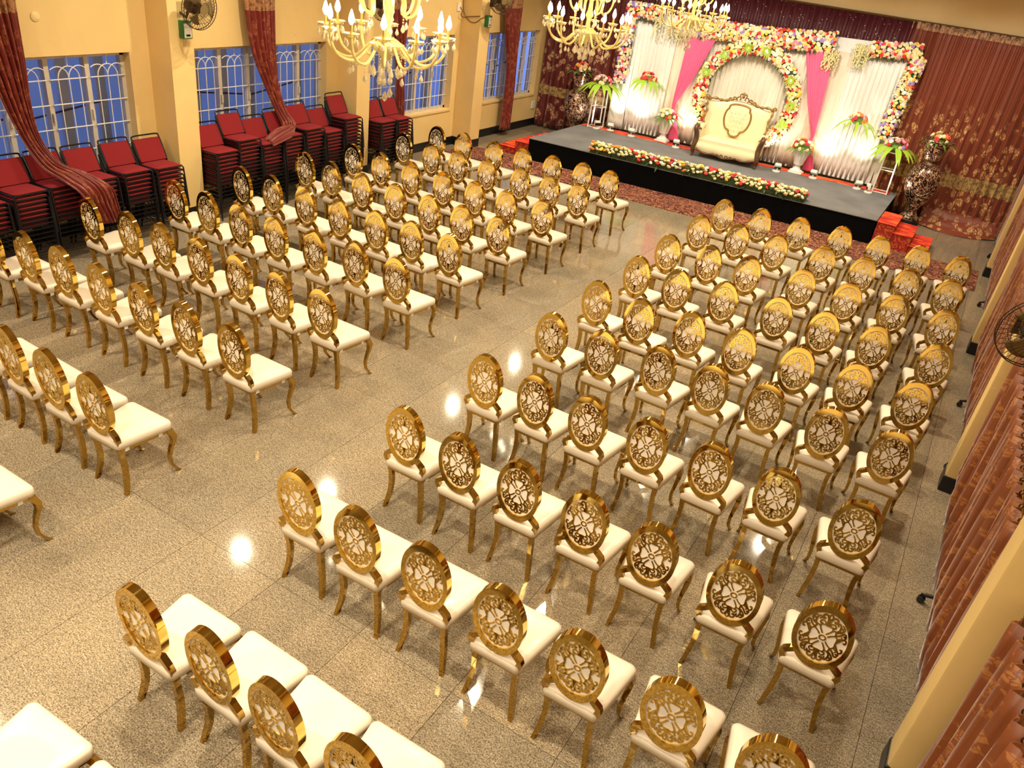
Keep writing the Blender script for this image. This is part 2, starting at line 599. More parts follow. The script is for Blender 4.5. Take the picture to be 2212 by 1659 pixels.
# pilasters on the window wall
PIL = [(-1.60, -1.27), (1.79, 2.12), (5.12, 5.43), (8.46, 8.80)]
wherep = ['beyond the near window', 'with a fan beside the near window', 'behind the large chandelier', 'next to the window nearest the stage']
for k, (a, b_) in enumerate(PIL):
    mb = MB()
    mb.box(XL - 0.02, -5.10, a, b_, -0.005, CEIL)
    o = mb.build('trim_%d' % (3 + k), M['wall'])
    struct(o, 'cream square pilaster ' + wherep[k], 'pilaster')
    if k > 0:
        MB().box(XL + 0.005, -5.093, a - 0.007, b_ + 0.007, -0.004, 0.16).build('painted_base', M['black_paint'], o)
bounds = [Y0] + [v for pq in PIL for v in pq] + [WLY(XL)]
bb = thing('baseboard_left', 'black painted skirting along the window wall', 'baseboard')
bb['kind'] = 'structure'
for k in range(0, len(bounds), 2):
    MB().box(XL - 0.005, XL + 0.012, bounds[k], bounds[k + 1], 0.0, 0.16).build('skirting', M['black_paint'], bb)


# windows
def arc(cy, cz, r, x, a0, a1, n=10):
    return [(x, cy + r * math.cos(a0 + (a1 - a0) * i / n), cz + r * math.sin(a0 + (a1 - a0) * i / n)) for i in range(n + 1)]


wnames = ['half hidden by the nearest tied drape', 'behind the middle stacks of red chairs', 'behind the large chandelier', 'nearest the stage curtain']
for k, (a, b_) in enumerate(WINS):
    w = thing('window_%d' % (k + 1), 'barred window with arched white grille ' + wnames[k], 'window', (XL, a, 0))
    w['kind'] = 'structure'
    L = b_ - a
    ns = 5
    sw = L / ns
    mb = MB()
    for (p, q, r, s) in ((0, L, WZ0, WZ0 + 0.05), (0, L, WZ1 - 0.05, WZ1), (0, 0.05, WZ0, WZ1), (L - 0.05, L, WZ0, WZ1)):
        mb.box(-0.20, -0.12, p, q, r, s)
    mb.build('frame', M['frame_beige'], w)
    MB().box(-0.255, 0.02, -0.02, L + 0.02, WZ0 - 0.03, WZ0 + 0.004).build('sill', M['wall'], w)
    for s in range(ns):
        y0_, y1_ = s * sw, (s + 1) * sw
        if s:
            m_ = MB().box(-0.205, -0.115, y0_ - 0.028, y0_ + 0.028, WZ0 + 0.04, WZ1 - 0.04).build('mullion', M['frame_beige'], w)
            MB().box(-0.115, -0.085, y0_ - 0.012, y0_ + 0.012, 1.30, 1.40).build('latch', M['frame_beige'], m_)
        MB().box(-0.171, -0.165, y0_ + 0.03, y1_ - 0.03, WZ0 + 0.05, WZ1 - 0.05).build('pane', M['glass'], w)
        g = MB()
        xx = -0.10
        for zz in (0.95, 1.22, 1.49, 1.76):
            g.tube([(xx, y0_ + 0.02, zz), (xx, y1_ - 0.02, zz)], 0.0075, 6)
        iw = sw - 0.06
        for q in (0.2, 0.5, 0.8):
            yy = y0_ + 0.03 + iw * q
            g.tube([(xx, yy, WZ0 + 0.01), (xx, yy, 1.76 if q != 0.5 else 1.78)], 0.006, 6)
        g.tube([(xx, y0_ + 0.03 + iw * 0.5, 1.90), (xx, y0_ + 0.03 + iw * 0.5, WZ1 - 0.02)], 0.006, 6)
        r = iw * 0.3
        for q in (0.2, 0.5, 0.8):
            cy = y0_ + 0.03 + iw * q
            lo, hi_ = 0, PI
            if q == 0.2:
                hi_ = PI * 0.72
            if q == 0.8:
                lo = PI * 0.28
            g.tube(arc(cy, 1.77, r, xx, lo, hi_), 0.0065, 6)
        g.build('grille', M['grille'], w, smooth=True)

# outside: neighbour's wall, sheets hung between, ground
struct(MB().box(-8.3, -8.1, -14, 16, -1.0, 3.4).build('wall_outside', M['out_wall']), 'pale neighbouring wall seen bluish through the windows', 'wall')
struct(MB().box(-8.2, XL - T - 0.002, -14, 16, -1.2, -0.2).build('trim_7', M['out_wall']), 'concrete strip outside the windows', 'ground')
for k, (a, b_) in enumerate(WINS):
    for q in range(5):
        yy = a + (q + 0.86) * (b_ - a) / 5
        o = MB().bevbox(-6.10, -6.02, yy - 0.065, yy + 0.065, -0.2, 2.5, 0.01).build('shutter_post', M['bluesheet'], None, smooth=True)
        tag(o, 'grey post outside, %s from the stage, window %s' % (ORD[5 - q], wnames[k]), 'post', 'grey posts outside the windows')
    o = MB().tube([(-6.01, a + 0.86 * (b_ - a) / 5, 1.36), (-6.01, (a + b_) / 2 + 0.17, 1.25), (-6.01, b_ - 0.14 * (b_ - a) / 5, 1.38)], 0.012, 6).build('wash_line', M['cable'])
    tag(o, 'dark wire slung outside the window ' + wnames[k], 'wire', 'wires outside the windows')

# columns with painted feet on the curtained side
COLY = [-1.12, 2.35, 5.95, 9.55]
wherec = ['column beside the last curtain by the gallery', 'column carrying the wall fan', 'second column back from the stage', 'column nearest the stage curtain']
columns = []
for k, y in enumerate(COLY):
    mb = MB().bevbox(4.235, 4.425, y, y + 0.22, 0.13, 3.87, 0.018)
    o = mb.build('trim_%d' % (8 + k), M['column'], smooth=True)
    struct(o, 'slim cream ' + wherec[k], 'column')
    MB().bevbox(4.226, 4.434, y - 0.009, y + 0.229, -0.002, 0.16, 0.012).build('painted_base', M['black_paint'], o)
    columns.append(o)

# ---- recessed downlights
ring_me = MB().lathe([(0.075, 0.0), (0.10, 0.0), (0.105, -0.012), (0.078, -0.016)], 20, cap=False).mesh('trim_ring', M['white_plastic'], smooth=True)
lens_me = MB().lathe([(0.0005, -0.006), (0.075, -0.006)], 20, cap=False).mesh('lens', M['lens'])
LX = [-3.45, 0.52, 2.75]  # last line is unseen, added to brighten the curtain side
rows = [-6.1, -4.35, -2.6, 0.98, 2.75, 6.25, 8.6]  # second row, just before the gallery, is added to light the chair backs
colname = ['window side', 'aisle side', 'added curtain side']
for ci, x in enumerate(LX):
    for ri, y in enumerate(rows):
        t = thing('ceiling_downlight', 'round recessed downlight, %s line, %s from the stage' % (colname[ci], ORD[len(rows) - ri]), 'light', (x, y, CEIL), 0, 'ceiling downlights')
        link('trim_ring', ring_me, t)
        link('lens', lens_me, t)
        la = bpy.data.lights.new('downlight', 'AREA')
        la.shape = 'DISK'
        la.size = 0.13
        la.energy = DOWNLIGHT_W * (0.62 if ci == 2 else 1.0)
        la.color = WARM
        la.spread = math.radians(140)
        lo = link('lamp', la, t)
        lo.location = (0, 0, -0.02)
# row of unseen tilted spotlights, added to brighten the backdrop
for ci, x in enumerate((-3.2, -1.5, 0.2, 1.9, 3.6)):
    t = thing('added_stage_spotlight', 'added ceiling spotlight washing the stage, %s from the windows' % ORD[ci + 1], 'light', (x, 9.3 + 0.11 * x, CEIL), 0, 'added ceiling spotlights before the stage')
    MB().lathe([(0.02, -0.06), (0.02, 0.0)], 10).build('neck', M['white_plastic'], t, smooth=True)
    T_ = Matrix.Translation((0, 0, -0.11)) @ Matrix.Rotation(math.radians(38), 4, 'X')
    can = MB().lathe([(0.05, 0.07), (0.075, 0.06), (0.08, -0.06), (0.07, -0.06), (0.068, -0.04)], 16)
    can.xf(T_)
    can.build('can', M['white_plastic'], t, smooth=True)
    ln = MB().lathe([(0.0005, -0.045), (0.068, -0.045)], 16, cap=False)
    ln.xf(T_)
    ln.build('lens', M['lens'], t)
    la = bpy.data.lights.new('stage_wash', 'SPOT')
    la.energy = WASH_W
    la.color = (1.0, 0.92, 0.76)
    la.spot_size = math.radians(95)
    la.spot_blend = 0.8
    la.shadow_soft_size = 0.07
    lo = link('lamp', la, t)
    lo.location = (0, 0.05, -0.18)
    lo.rotation_euler = (math.radians(38), 0, 0)


# ================================================================== gold oval-back chairs
def oval(a, b_, n, cz=0.0):
    return [(a * math.cos(2 * PI * i / n), cz + b_ * math.sin(2 * PI * i / n)) for i in range(n)]


def oval_ring(mb, a0, b0, a1, b1, y0, y1, n=40):
    vs = []
    for (a, b_, y) in ((a0, b0, y0), (a1, b1, y0), (a1, b1, y1), (a0, b0, y1)):
        vs += [(x, y, z) for x, z in oval(a, b_, n)]
    fs = []
    for r in range(4):
        p, q = r * n, ((r + 1) % 4) * n
        for i in range(n):
            fs.append((p + i, p + (i + 1) % n, q + (i + 1) % n, q + i))
    mb.add(vs, fs)


def smooth_path(pts, per=6):
    """Catmull-Rom through points"""
    P_ = [Vector(p) for p in pts]
    out = []
    for i in range(len(P_) - 1):
        p0, p1, p2, p3 = P_[max(i - 1, 0)], P_[i], P_[i + 1], P_[min(i + 2, len(P_) - 1)]
        for k in range(per):
            t = k / per
            out.append(0.5 * ((2 * p1) + (-p0 + p2) * t + (2 * p0 - 5 * p1 + 4 * p2 - p3) * t * t + (-p0 + 3 * p1 - 3 * p2 + p3) * t ** 3))
    out.append(P_[-1])
    return out


OA, OB = 0.127, 0.196      # inner oval half axes


def filigree_mesh():
    mb = MB()
    T_ = 0.004

    def ribbon(pts, w0, w1=None, per=5):
        w1 = w0 if w1 is None else w1
        path = smooth_path([(u * OA, 0, v * OB) for u, v in pts], per)
        k = len(path)
        L_, R_ = [], []
        for i, p in enumerate(path):
            d = path[min(i + 1, k - 1)] - path[max(i - 1, 0)]
            d.normalize()
            nrm = Vector((-d.z, 0, d.x))
            t = i / (k - 1)
            w = (w0 + (w1 - w0) * t) * 0.5
            L_.append(p + nrm * w)
            R_.append(p - nrm * w)
        vs = [(q.x, -T_, q.z) for q in L_] + [(q.x, -T_, q.z) for q in R_] + [(q.x, 0, q.z) for q in L_] + [(q.x, 0, q.z) for q in R_]
        fs = []
        for i in range(k - 1):
            fs.append((i, i + 1, k + i + 1, k + i))
            fs.append((i, 2 * k + i, 2 * k + i + 1, i + 1))
            fs.append((k + i, k + i + 1, 3 * k + i + 1, 3 * k + i))
        mb.add(vs, fs)

    def dot(u, v, r):
        n = 10
        c = (u * OA, v * OB)
        vs = [(c[0] + r * math.cos(2 * PI * i / n), y, c[1] + r * math.sin(2 * PI * i / n)) for y in (-T_, 0) for i in range(n)]
        mb.add(vs, [tuple(range(n))] + [(i, (i + 1) % n, n + (i + 1) % n, n + i) for i in range(n)])
    W = 0.0086
    for sx in (1, -1):
        for sz in (1, -1):
            def q(pts):
                return [(u * sx, v * sz) for u, v in pts]
            # bone-shaped openings along the diagonals
            ribbon(q([(0.07, 0.17), (0.17, 0.27), (0.26, 0.40), (0.20, 0.50), (0.0, 0.50)]), W, W)
            ribbon(q([(0.17, 0.09), (0.28, 0.18), (0.44, 0.25), (0.56, 0.17), (0.56, 0.0)]), W, W)
            ribbon(q([(0.26, 0.40), (0.40, 0.42), (0.44, 0.25)]), W * 1.1)
            # fleur at top and bottom
            ribbon(q([(0.0, 0.50), (0.02, 0.62), (0.05, 0.74), (0.13, 0.86), (0.25, 0.87), (0.31, 0.79), (0.27, 0.71), (0.20, 0.74)]), W * 2.0, W * 1.2)
            dot(0.215 * sx, 0.745 * sz, 0.0062)
            # inner scrolls beside the fleur
            ribbon(q([(0.08, 0.50), (0.12, 0.60), (0.24, 0.64), (0.33, 0.57), (0.29, 0.50), (0.22, 0.54)]), W * 1.1, W)
            # shoulder scrolls
            ribbon(q([(0.40, 0.42), (0.50, 0.50), (0.50, 0.66), (0.42, 0.76), (0.36, 0.70), (0.40, 0.64)]), W * 1.4, W)
            ribbon(q([(0.40, 0.40), (0.56, 0.46), (0.68, 0.60), (0.60, 0.72), (0.52, 0.74)]), W * 1.3, W)
            dot(0.60 * sx, 0.62 * sz, 0.0085)
            ribbon(q([(0.44, 0.28), (0.58, 0.34), (0.72, 0.48), (0.80, 0.46), (0.79, 0.37), (0.72, 0.39)]), W * 1.3, W)
            # side scrolls
            ribbon(q([(0.56, 0.02), (0.66, 0.14), (0.80, 0.28), (0.91, 0.24), (0.90, 0.13), (0.81, 0.15)]), W * 1.4, W)
            ribbon(q([(0.56, 0.12), (0.62, 0.22), (0.72, 0.27), (0.66, 0.33)]), W, W * 0.8)
            ribbon(q([(0.80, 0.27), (0.84, 0.36), (0.80, 0.46)]), W, W)
            ribbon(q([(0.0, 0.95), (0.06, 0.90), (0.08, 0.80)]), W * 1.2, W)
    n = 16
    for i in range(1):
        ro, ri = 0.021, 0.0125
        vs = []
        for (r, y) in ((ri, -T_), (ro, -T_), (ro, 0), (ri, 0)):
            vs += [(r * math.cos(2 * PI * j / n), y, r * math.sin(2 * PI * j / n)) for j in range(n)]
        mb.add(vs, [(r * n + j, r * n + (j + 1) % n, (r + 1) % 4 * n + (j + 1) % n, (r + 1) % 4 * n + j) for r in range(4) for j in range(n)])
    return mb.mesh('filigree', M['gold'], fix=True)


ZC = 0.726                 # height of the medallion centre
LEAN = math.radians(-4.0)
LM = Matrix.Translation((0, 0, ZC)) @ Matrix.Rotation(-LEAN, 4, 'X')


def seat_mesh():
    """trapezoid cushion with a softly domed top and a flat skirt"""
    mb = MB()

    def outline(inset, n=7):
        hw0, hw1, y0, y1, r = 0.168 - inset, 0.218 - inset, -0.005 + inset, 0.425 - inset, 0.035
        pts = []
        for (cx, cy, a0) in ((hw1 - r, y1 - r, 0), (-hw1 + r, y1 - r, PI / 2), (-hw0 + r, y0 + r, PI), (hw0 - r, y0 + r, 1.5 * PI)):
            for i in range(n):
                a = a0 + PI / 2 * i / (n - 1)
                pts.append((cx + r * math.cos(a), cy + r * math.sin(a)))
        return pts
    rings = [(0.012, 0.395), (0.0, 0.402), (0.0, 0.445), (0.006, 0.460), (0.022, 0.470), (0.06, 0.475), (0.12, 0.478)]
    vs = []
    n = None
    for ins, z in rings:
        o = outline(ins)
        n = len(o)
        vs += [(x, y, z) for x, y in o]
    fs = [tuple(range(n))[::-1]]
    for r in range(len(rings) - 1):
        for i in range(n):
            fs.append((r * n + i, r * n + (i + 1) % n, (r + 1) * n + (i + 1) % n, (r + 1) * n + i))
    fs.append(tuple((len(rings) - 1) * n + i for i in range(n)))
    mb.add(vs, fs)
    return mb.mesh('seat', M['leather'], smooth='all')


def gold_chair_parts():
    parts = []
    parts.append(('seat', seat_mesh()))
    mb = MB()
    oval_ring(mb, 0.129, 0.199, 0.156, 0.248, -0.024, 0.022, 44)
    mb.xf(LM)
    parts.append(('back_frame', mb.mesh('back_frame', M['gold'], smooth=True, fix=True)))
    # upholstered panel: flat behind, padded in front
    mb = MB()
    n = 36
    vs = []
    prof = [(1.0, -0.012), (1.0, 0.018), (0.9, 0.036), (0.65, 0.048), (0.3, 0.053)]
    for s, y in prof:
        vs += [(x, y, z) for x, z in oval(0.1295 * s, 0.1995 * s, n)]
    fs = [tuple(range(n))]
    for r in range(len(prof) - 1):
        fs += [(r * n + i, (r + 1) * n + i, (r + 1) * n + (i + 1) % n, r * n + (i + 1) % n) for i in range(n)]
    fs.append(tuple((len(prof) - 1) * n + i for i in range(n))[::-1])
    mb.add(vs, fs)
    mb.xf(LM)
    parts.append(('back_panel', mb.mesh('back_panel', M['panel_leather'], smooth=True, fix=True)))
    me = filigree_mesh()
    me.transform(LM @ Matrix.Translation((0, -0.0125, 0)))
    parts.append(('filigree', me))
    # rear legs, from the shoulder of the oval to the splayed foot
    for sx in (-1, 1):
        path = [(0.092, 0.010, 0.556), (0.122, 0.006, 0.538), (0.154, 0.004, 0.514), (0.160, 0.008, 0.488), (0.148, 0.018, 0.452), (0.136, 0.030, 0.400), (0.130, 0.046, 0.310),
                (0.132, 0.054, 0.220), (0.140, 0.050, 0.130), (0.152, 0.034, 0.050), (0.160, 0.020, 0.0)]
        hw = [0.014, 0.015, 0.016, 0.017, 0.017, 0.017, 0.0165, 0.016, 0.015, 0.0135, 0.0125]
        secs = []
        for i, (x, y, z) in enumerate(path):
            p0, p1 = Vector(path[max(i - 1, 0)]), Vector(path[min(i + 1, len(path) - 1)])
            d = (p1 - p0).normalized()
            side = Vector((d.z, 0, -d.x)).normalized()
            if side.x < 0:
                side = -side
            secs.append(((x * sx, y, z), (side.x * hw[i] * sx, 0, side.z * hw[i]), (0, 0.017, 0)))
        secs[-1] = (secs[-1][0], (hw[-1], 0, 0), (0, 0.014, 0))
        parts.append(('leg', MB().rectsweep(secs).mesh('rear_leg', M['gold_dark'], fix=True)))
    # front cabriole legs
    for sx in (-1, 1):
        path = [(0.192, 0.392, 0.398), (0.197, 0.402, 0.370), (0.204, 0.420, 0.335), (0.204, 0.420, 0.290), (0.196, 0.398, 0.220), (0.189, 0.384, 0.150), (0.190, 0.392, 0.080), (0.198, 0.420, 0.030), (0.206, 0.450, 0.0)]
        hw = [0.024, 0.024, 0.021, 0.018, 0.0145, 0.0125, 0.0115, 0.0115, 0.012]
        secs = [((x * sx, y, z), (hw[i], 0, 0), (0, hw[i], 0)) for i, (x, y, z) in enumerate(path)]
        parts.append(('leg', MB().rectsweep(secs).mesh('front_leg', M['gold_dark'], smooth=True, fix=True)))
    # apron rails under the cushion
    mb = MB()
    for (a, b_) in (((-0.135, 0.024), (0.135, 0.024)), ((-0.145, 0.03), (-0.192, 0.392)), ((0.145, 0.03), (0.192, 0.392)), ((-0.19, 0.398), (0.19, 0.398))):
        d = Vector((b_[0] - a[0], b_[1] - a[1], 0)).normalized()
        s = Vector((-d.y, d.x, 0)) * 0.009
        mb.rectsweep([((a[0], a[1], 0.383), s, (0, 0, 0.015)), ((b_[0], b_[1], 0.383), s, (0, 0, 0.015))])
    parts.append(('apron', mb.mesh('apron', M['gold_dark'], fix=True)))
    for sx in (-1, 1):
        for t in (0.12, 0.82):
            x = (0.145 + (0.192 - 0.145) * t) * sx
            y = 0.03 + 0.362 * t
            parts.append(('spacer', MB().box(x - 0.013, x + 0.013, y - 0.016, y + 0.016, 0.366, 0.398).mesh('spacer', M['white_plastic'])))
    return parts


CHAIR = gold_chair_parts()


def gold_chair(x, y, rz, label, group):
    t = thing('banquet_chair', label, 'chair', (x, y, 0), rz, group)
    for nm, me in CHAIR:
        link(nm, me, t)
    return t


RIGHT = [[(0.714, 6.252), (1.234, 6.321), (1.761, 6.402), (2.294, 6.530), (2.794, 6.579), (3.290, 6.625), (3.793, 6.652)],
         [(0.719, 5.223), (1.208, 5.320), (1.712, 5.334), (2.293, 5.407), (2.781, 5.429), (3.301, 5.504), (3.763, 5.525)],
         [(0.721, 4.100), (1.217, 4.160), (1.683, 4.201), (2.288, 4.311), (2.801, 4.318), (3.298, 4.413), (3.813, 4.393)],
         [(0.748, 3.095), (1.221, 3.086), (1.727, 3.167), (2.294, 3.217), (2.770, 3.231), (3.264, 3.287), (3.832, 3.324)],
         [(0.737, 2.090), (1.240, 2.015), (1.727, 2.120), (2.221, 2.129), (2.757, 2.166), (3.254, 2.228), (3.755, 2.272)],
         [(0.769, 1.081), (1.267, 1.110), (1.774, 1.206), (2.250, 1.217), (2.715, 1.243), (3.227, 1.226), (3.719, 1.236)],
         [(0.760, -0.013), (1.219, 0.006), (1.681, 0.007), (2.159, 0.041), (2.644, 0.061), (3.123, 0.084), (3.652, 0.087)],
         [(0.763, -1.044), (1.232, -1.057), (1.699, -1.043), (2.186, -1.042), (2.649, -1.040), (3.167, -1.031), (3.678, -1.028)],
         [(0.721, -2.028), (1.206, -2.059), (1.692, -2.043), (2.186, -2.053), (2.667, -2.063), (3.169, -2.038), (3.659, -2.051)],
         [(0.796, -3.165), (1.259, -3.139), (1.698, -3.158), (2.158, -3.158)],
         [(0.814, -4.037), (1.294, -4.047)]]
LEFT = [[(-4.051, 5.898), (-3.565, 5.949), (-2.986, 5.962), (-2.488, 6.015), (-1.990, 6.075), (-1.499, 6.139), (-1.026, 6.109)],
         [(-4.066, 5.041), (-3.443, 4.931), (-2.977, 4.953), (-2.458, 4.953), (-1.923, 5.002), (-1.456, 5.030), (-1.002, 5.041)],
         [(-4.036, 3.853), (-3.528, 3.860), (-3.000, 3.863), (-2.456, 3.864), (-1.954, 3.884), (-1.477, 3.909), (-0.965, 3.960)],
         [(-4.095, 2.971), (-3.609, 2.945), (-3.036, 2.892), (-2.502, 2.901), (-1.966, 2.892), (-1.494, 2.913), (-0.994, 2.952)],
         [(-4.054, 1.854), (-3.599, 1.908), (-3.052, 1.907), (-2.516, 1.899), (-1.993, 1.929), (-1.529, 1.977), (-1.021, 1.990)],
         [(-4.049, 0.895), (-3.549, 0.910), (-3.033, 0.904), (-2.521, 0.921), (-2.000, 0.955), (-1.523, 1.037), (-0.976, 1.022)],
         [(-4.063, -0.135), (-3.501, -0.094), (-3.058, -0.052), (-2.530, -0.047), (-1.990, -0.054), (-1.465, -0.059), (-0.963, -0.036)],
         [(-4.060, -1.147), (-3.595, -1.084), (-3.109, -1.053), (-2.587, -1.042), (-2.038, -1.038), (-1.515, -1.027), (-0.973, -1.020)],
         [None, None, (-3.001, -2.152), (-2.511, -2.152), (-2.021, -2.152), (-1.534, -2.155), (-1.047, -2.152)],
         [None, None, None, None, None, (-1.553, -3.166), (-1.063, -3.166)]]
rr = random.Random(3)
for side, rows_, blk in (('curtain', RIGHT, 'chairs on the curtain side of the aisle'), ('window', LEFT, 'chairs on the window side of the aisle')):
    for r, row in enumerate(rows_):
        for c, xy in enumerate(row):
            if xy is None:
                continue
            nth = c + 1 if side == 'curtain' else 7 - c
            lab = 'gold oval-back chair, %s from the aisle, %s row from the stage, %s side' % (ORD[nth], ORD[r + 1], side)
            skew = 0.035 if r < 4 else 0.01
            gold_chair(xy[0], xy[1], skew + rr.uniform(-0.03, 0.03), lab, blk)

# ================================================================== red stacking chairs along the windows
def red_chair_parts():
    """faces +x, origin on the floor; seat slopes down to the back as the stacked chairs do"""
    hw = 0.187
    tilt = 0.05
    XB, XF = -0.17, 0.14
    seat = MB()

    def zs(x):
        return 0.452 + tilt * x

    def sf(u, v):
        x = XB + (XF - XB) * u
        y = -hw + 0.010 + (2 * hw - 0.020) * v
        e = min(u, 1 - u, v, 1 - v)
        return (x, y, zs(x) + 0.026 * (1 - math.exp(-e * 16)))
    seat.grid(sf, 10, 8)
    y0, y1 = -hw + 0.010, hw - 0.010
    pan = MB()
    vs = [(XB, y0, zs(XB) - 0.02), (XF, y0, zs(XF) - 0.02), (XF, y1, zs(XF) - 0.02), (XB, y1, zs(XB) - 0.02), (XB, y0, zs(XB)), (XF, y0, zs(XF)), (XF, y1, zs(XF)), (XB, y1, zs(XB))]
    pan.add(vs, [(4, 5, 6, 7), (0, 3, 2, 1), (0, 1, 5, 4), (1, 2, 6, 5), (2, 3, 7, 6), (3, 0, 4, 7)])
    me_seat = seat.mesh('seat', M['red_fabric'], smooth=True)
    back = MB()

    def bx(t, w, off):
        return (-0.145 - 0.12 * t + off, w, 0.475 + 0.235 * t)
    back.grid(lambda u, v: bx(v, (-1 + 2 * u) * (hw - 0.010), 0.012 * (1 - (2 * u - 1) ** 2)), 6, 4)
    back.grid(lambda u, v: bx(v, (1 - 2 * u) * (hw - 0.010), -0.016), 2, 2)
    for w in (-1, 1):
        back.grid(lambda u, v: bx(v, w * (hw - 0.010), -0.016 + 0.016 * u), 1, 2)
    back.grid(lambda u, v: bx(1, (-1 + 2 * u) * (hw - 0.010), -0.016 + 0.022 * v), 6, 1)
    back.grid(lambda u, v: bx(0, (-1 + 2 * u) * (hw - 0.010), -0.016 + 0.022 * v), 6, 1)
    me_back = back.mesh('backrest', M['red_fabric'], smooth=True, fix=True)
    fr = MB()
    top = 0.748
    loop = [(-0.155, -hw, 0.43), (-0.175, -hw, 0.52), (-0.275, -hw, top - 0.035), (-0.287, -hw + 0.03, top), (-0.288, 0, top + 0.003), (-0.287, hw - 0.03, top), (-0.275, hw, top - 0.035), (-0.175, hw, 0.52), (-0.155, hw, 0.43)]
    fr.tube([tuple(p) for p in smooth_path(loop, 4)], 0.0095, 7)
    for s in (-1, 1):
        y = s * hw
        fr.tube([(-0.26, y, 0.0), (-0.18, y, 0.20), (-0.155, y, 0.43)], 0.0095, 7)
        fr.tube([(-0.155, y, 0.43), (0.12, y, 0.445), (0.15, y, 0.43), (0.175, y, 0.22), (0.20, y, 0.0)], 0.0095, 7)
    me_frame = fr.mesh('frame', M['black_steel'], smooth=True)
    parts = [('seat', me_seat), ('seat_pan', pan.mesh('seat_pan', M['black_steel'])), ('backrest', me_back), ('frame', me_frame)]
    for (p, q) in (((0.18, -hw, 0.17), (0.18, hw, 0.17)), ((-0.195, -hw, 0.17), (-0.195, hw, 0.17)), ((-0.195, -hw, 0.17), (0.18, -hw, 0.17)), ((-0.195, hw, 0.17), (0.18, hw, 0.17))):
        parts.append(('stretcher', MB().tube([p, q], 0.007, 5).mesh('stretcher', M['black_steel'], smooth=True)))
    return parts


RED = red_chair_parts()
STACK_Y = [-0.70, -0.27, 0.14, 0.56, 1.03, 1.45, 2.34, 2.73, 3.13, 3.54, 3.95, 4.40, 4.80, 5.68, 6.10]
STACK_N = [7, 8, 8, 8, 8, 8, 9, 11, 9, 10, 11, 9, 12, 9, 9]
DZ = 0.053
rr = random.Random(5)
ns = len(STACK_Y)
for s, (y, n) in enumerate(zip(STACK_Y, STACK_N)):
    xb = -5.025 + rr.uniform(-0.02, 0.02)
    for k in range(n):
        pos = 'topmost' if k == n - 1 else ('lowest' if k == 0 else ORD[k + 1] + ' from floor')
        t = thing('stacking_chair', 'red padded chair, %s, %s stack from the stage along windows' % (pos, ORD[ns - s]), 'chair',
                  (xb + 0.002 * k, y + rr.uniform(-0.006, 0.006), k * DZ), rr.uniform(-0.012, 0.012), 'stacked red chairs by the windows')
        for nm, me in RED:
            link(nm, me, t)


# ================================================================== cloth helpers
def curtain(name, mat, base, width_pts, z0, z1, folds, amp, label, cat='curtain', parent=None, nz=14, per=10, gather=None, seed=0, hem=0.0, thick=0.004, group=None):
    """hanging cloth. base(u)->(x,y) along its run; folds pleats along it; real thickness by a solidify modifier"""
    rnd = random.Random(seed)
    ph = [rnd.uniform(-0.5, 0.5) for _ in range(folds + 2)]
    am = [rnd.uniform(0.65, 1.25) for _ in range(folds + 2)]
    nu = folds * per
    verts, uvs = [], []
    L = (Vector(base(1)) - Vector(base(0))).length
    for j in range(nz + 1):
        v = j / nz
        for i in range(nu + 1):
            u = i / nu
            z = z0 + (z1 - z0) * v
            uu = u
            if gather:
                uu = gather(u, v)
            x, y = base(uu)
            d = Vector(base(min(1, uu + 0.002))) - Vector(base(max(0, uu - 0.002)))
            d.normalize()
            nx, ny = -d[1], d[0]
            k = int(u * folds)
            t = u * folds
            a = math.sin(2 * PI * t + ph[k] * 0.6 * math.sin(PI * (t - k))) * am[k] * amp * (1.0 - 0.25 * v)
            a += amp * 0.35 * math.sin(2 * PI * t * 2.7 + seed + v * 2.0)
            if hem and v < 0.2:
                a += hem * (0.2 - v) / 0.2
            verts.append((x + nx * a, y + ny * a, z))
            uvs.append((u * L * 1.6, z))
    w = nu + 1
    faces = [(j * w + i, j * w + i + 1, (j + 1) * w + i + 1, (j + 1) * w + i) for j in range(nz) for i in range(nu)]
    me = bpy.data.meshes.new(name)
    me.from_pydata(verts, [], faces)
    me.materials.append(mat)
    ul = me.uv_layers.new(name='UVMap')
    lv = [0] * len(me.loops)
    me.loops.foreach_get('vertex_index', lv)
    flat = []
    for i in lv:
        flat += uvs[i]
    ul.data.foreach_set('uv', flat)
    me.polygons.foreach_set('use_smooth', [True] * len(me.polygons))
    o = link(name, me, parent)
    md = o.modifiers.new('thickness', 'SOLIDIFY')
    md.thickness = thick
    md.offset = 0
    if label:
        tag(o, label, cat, group)
    return o


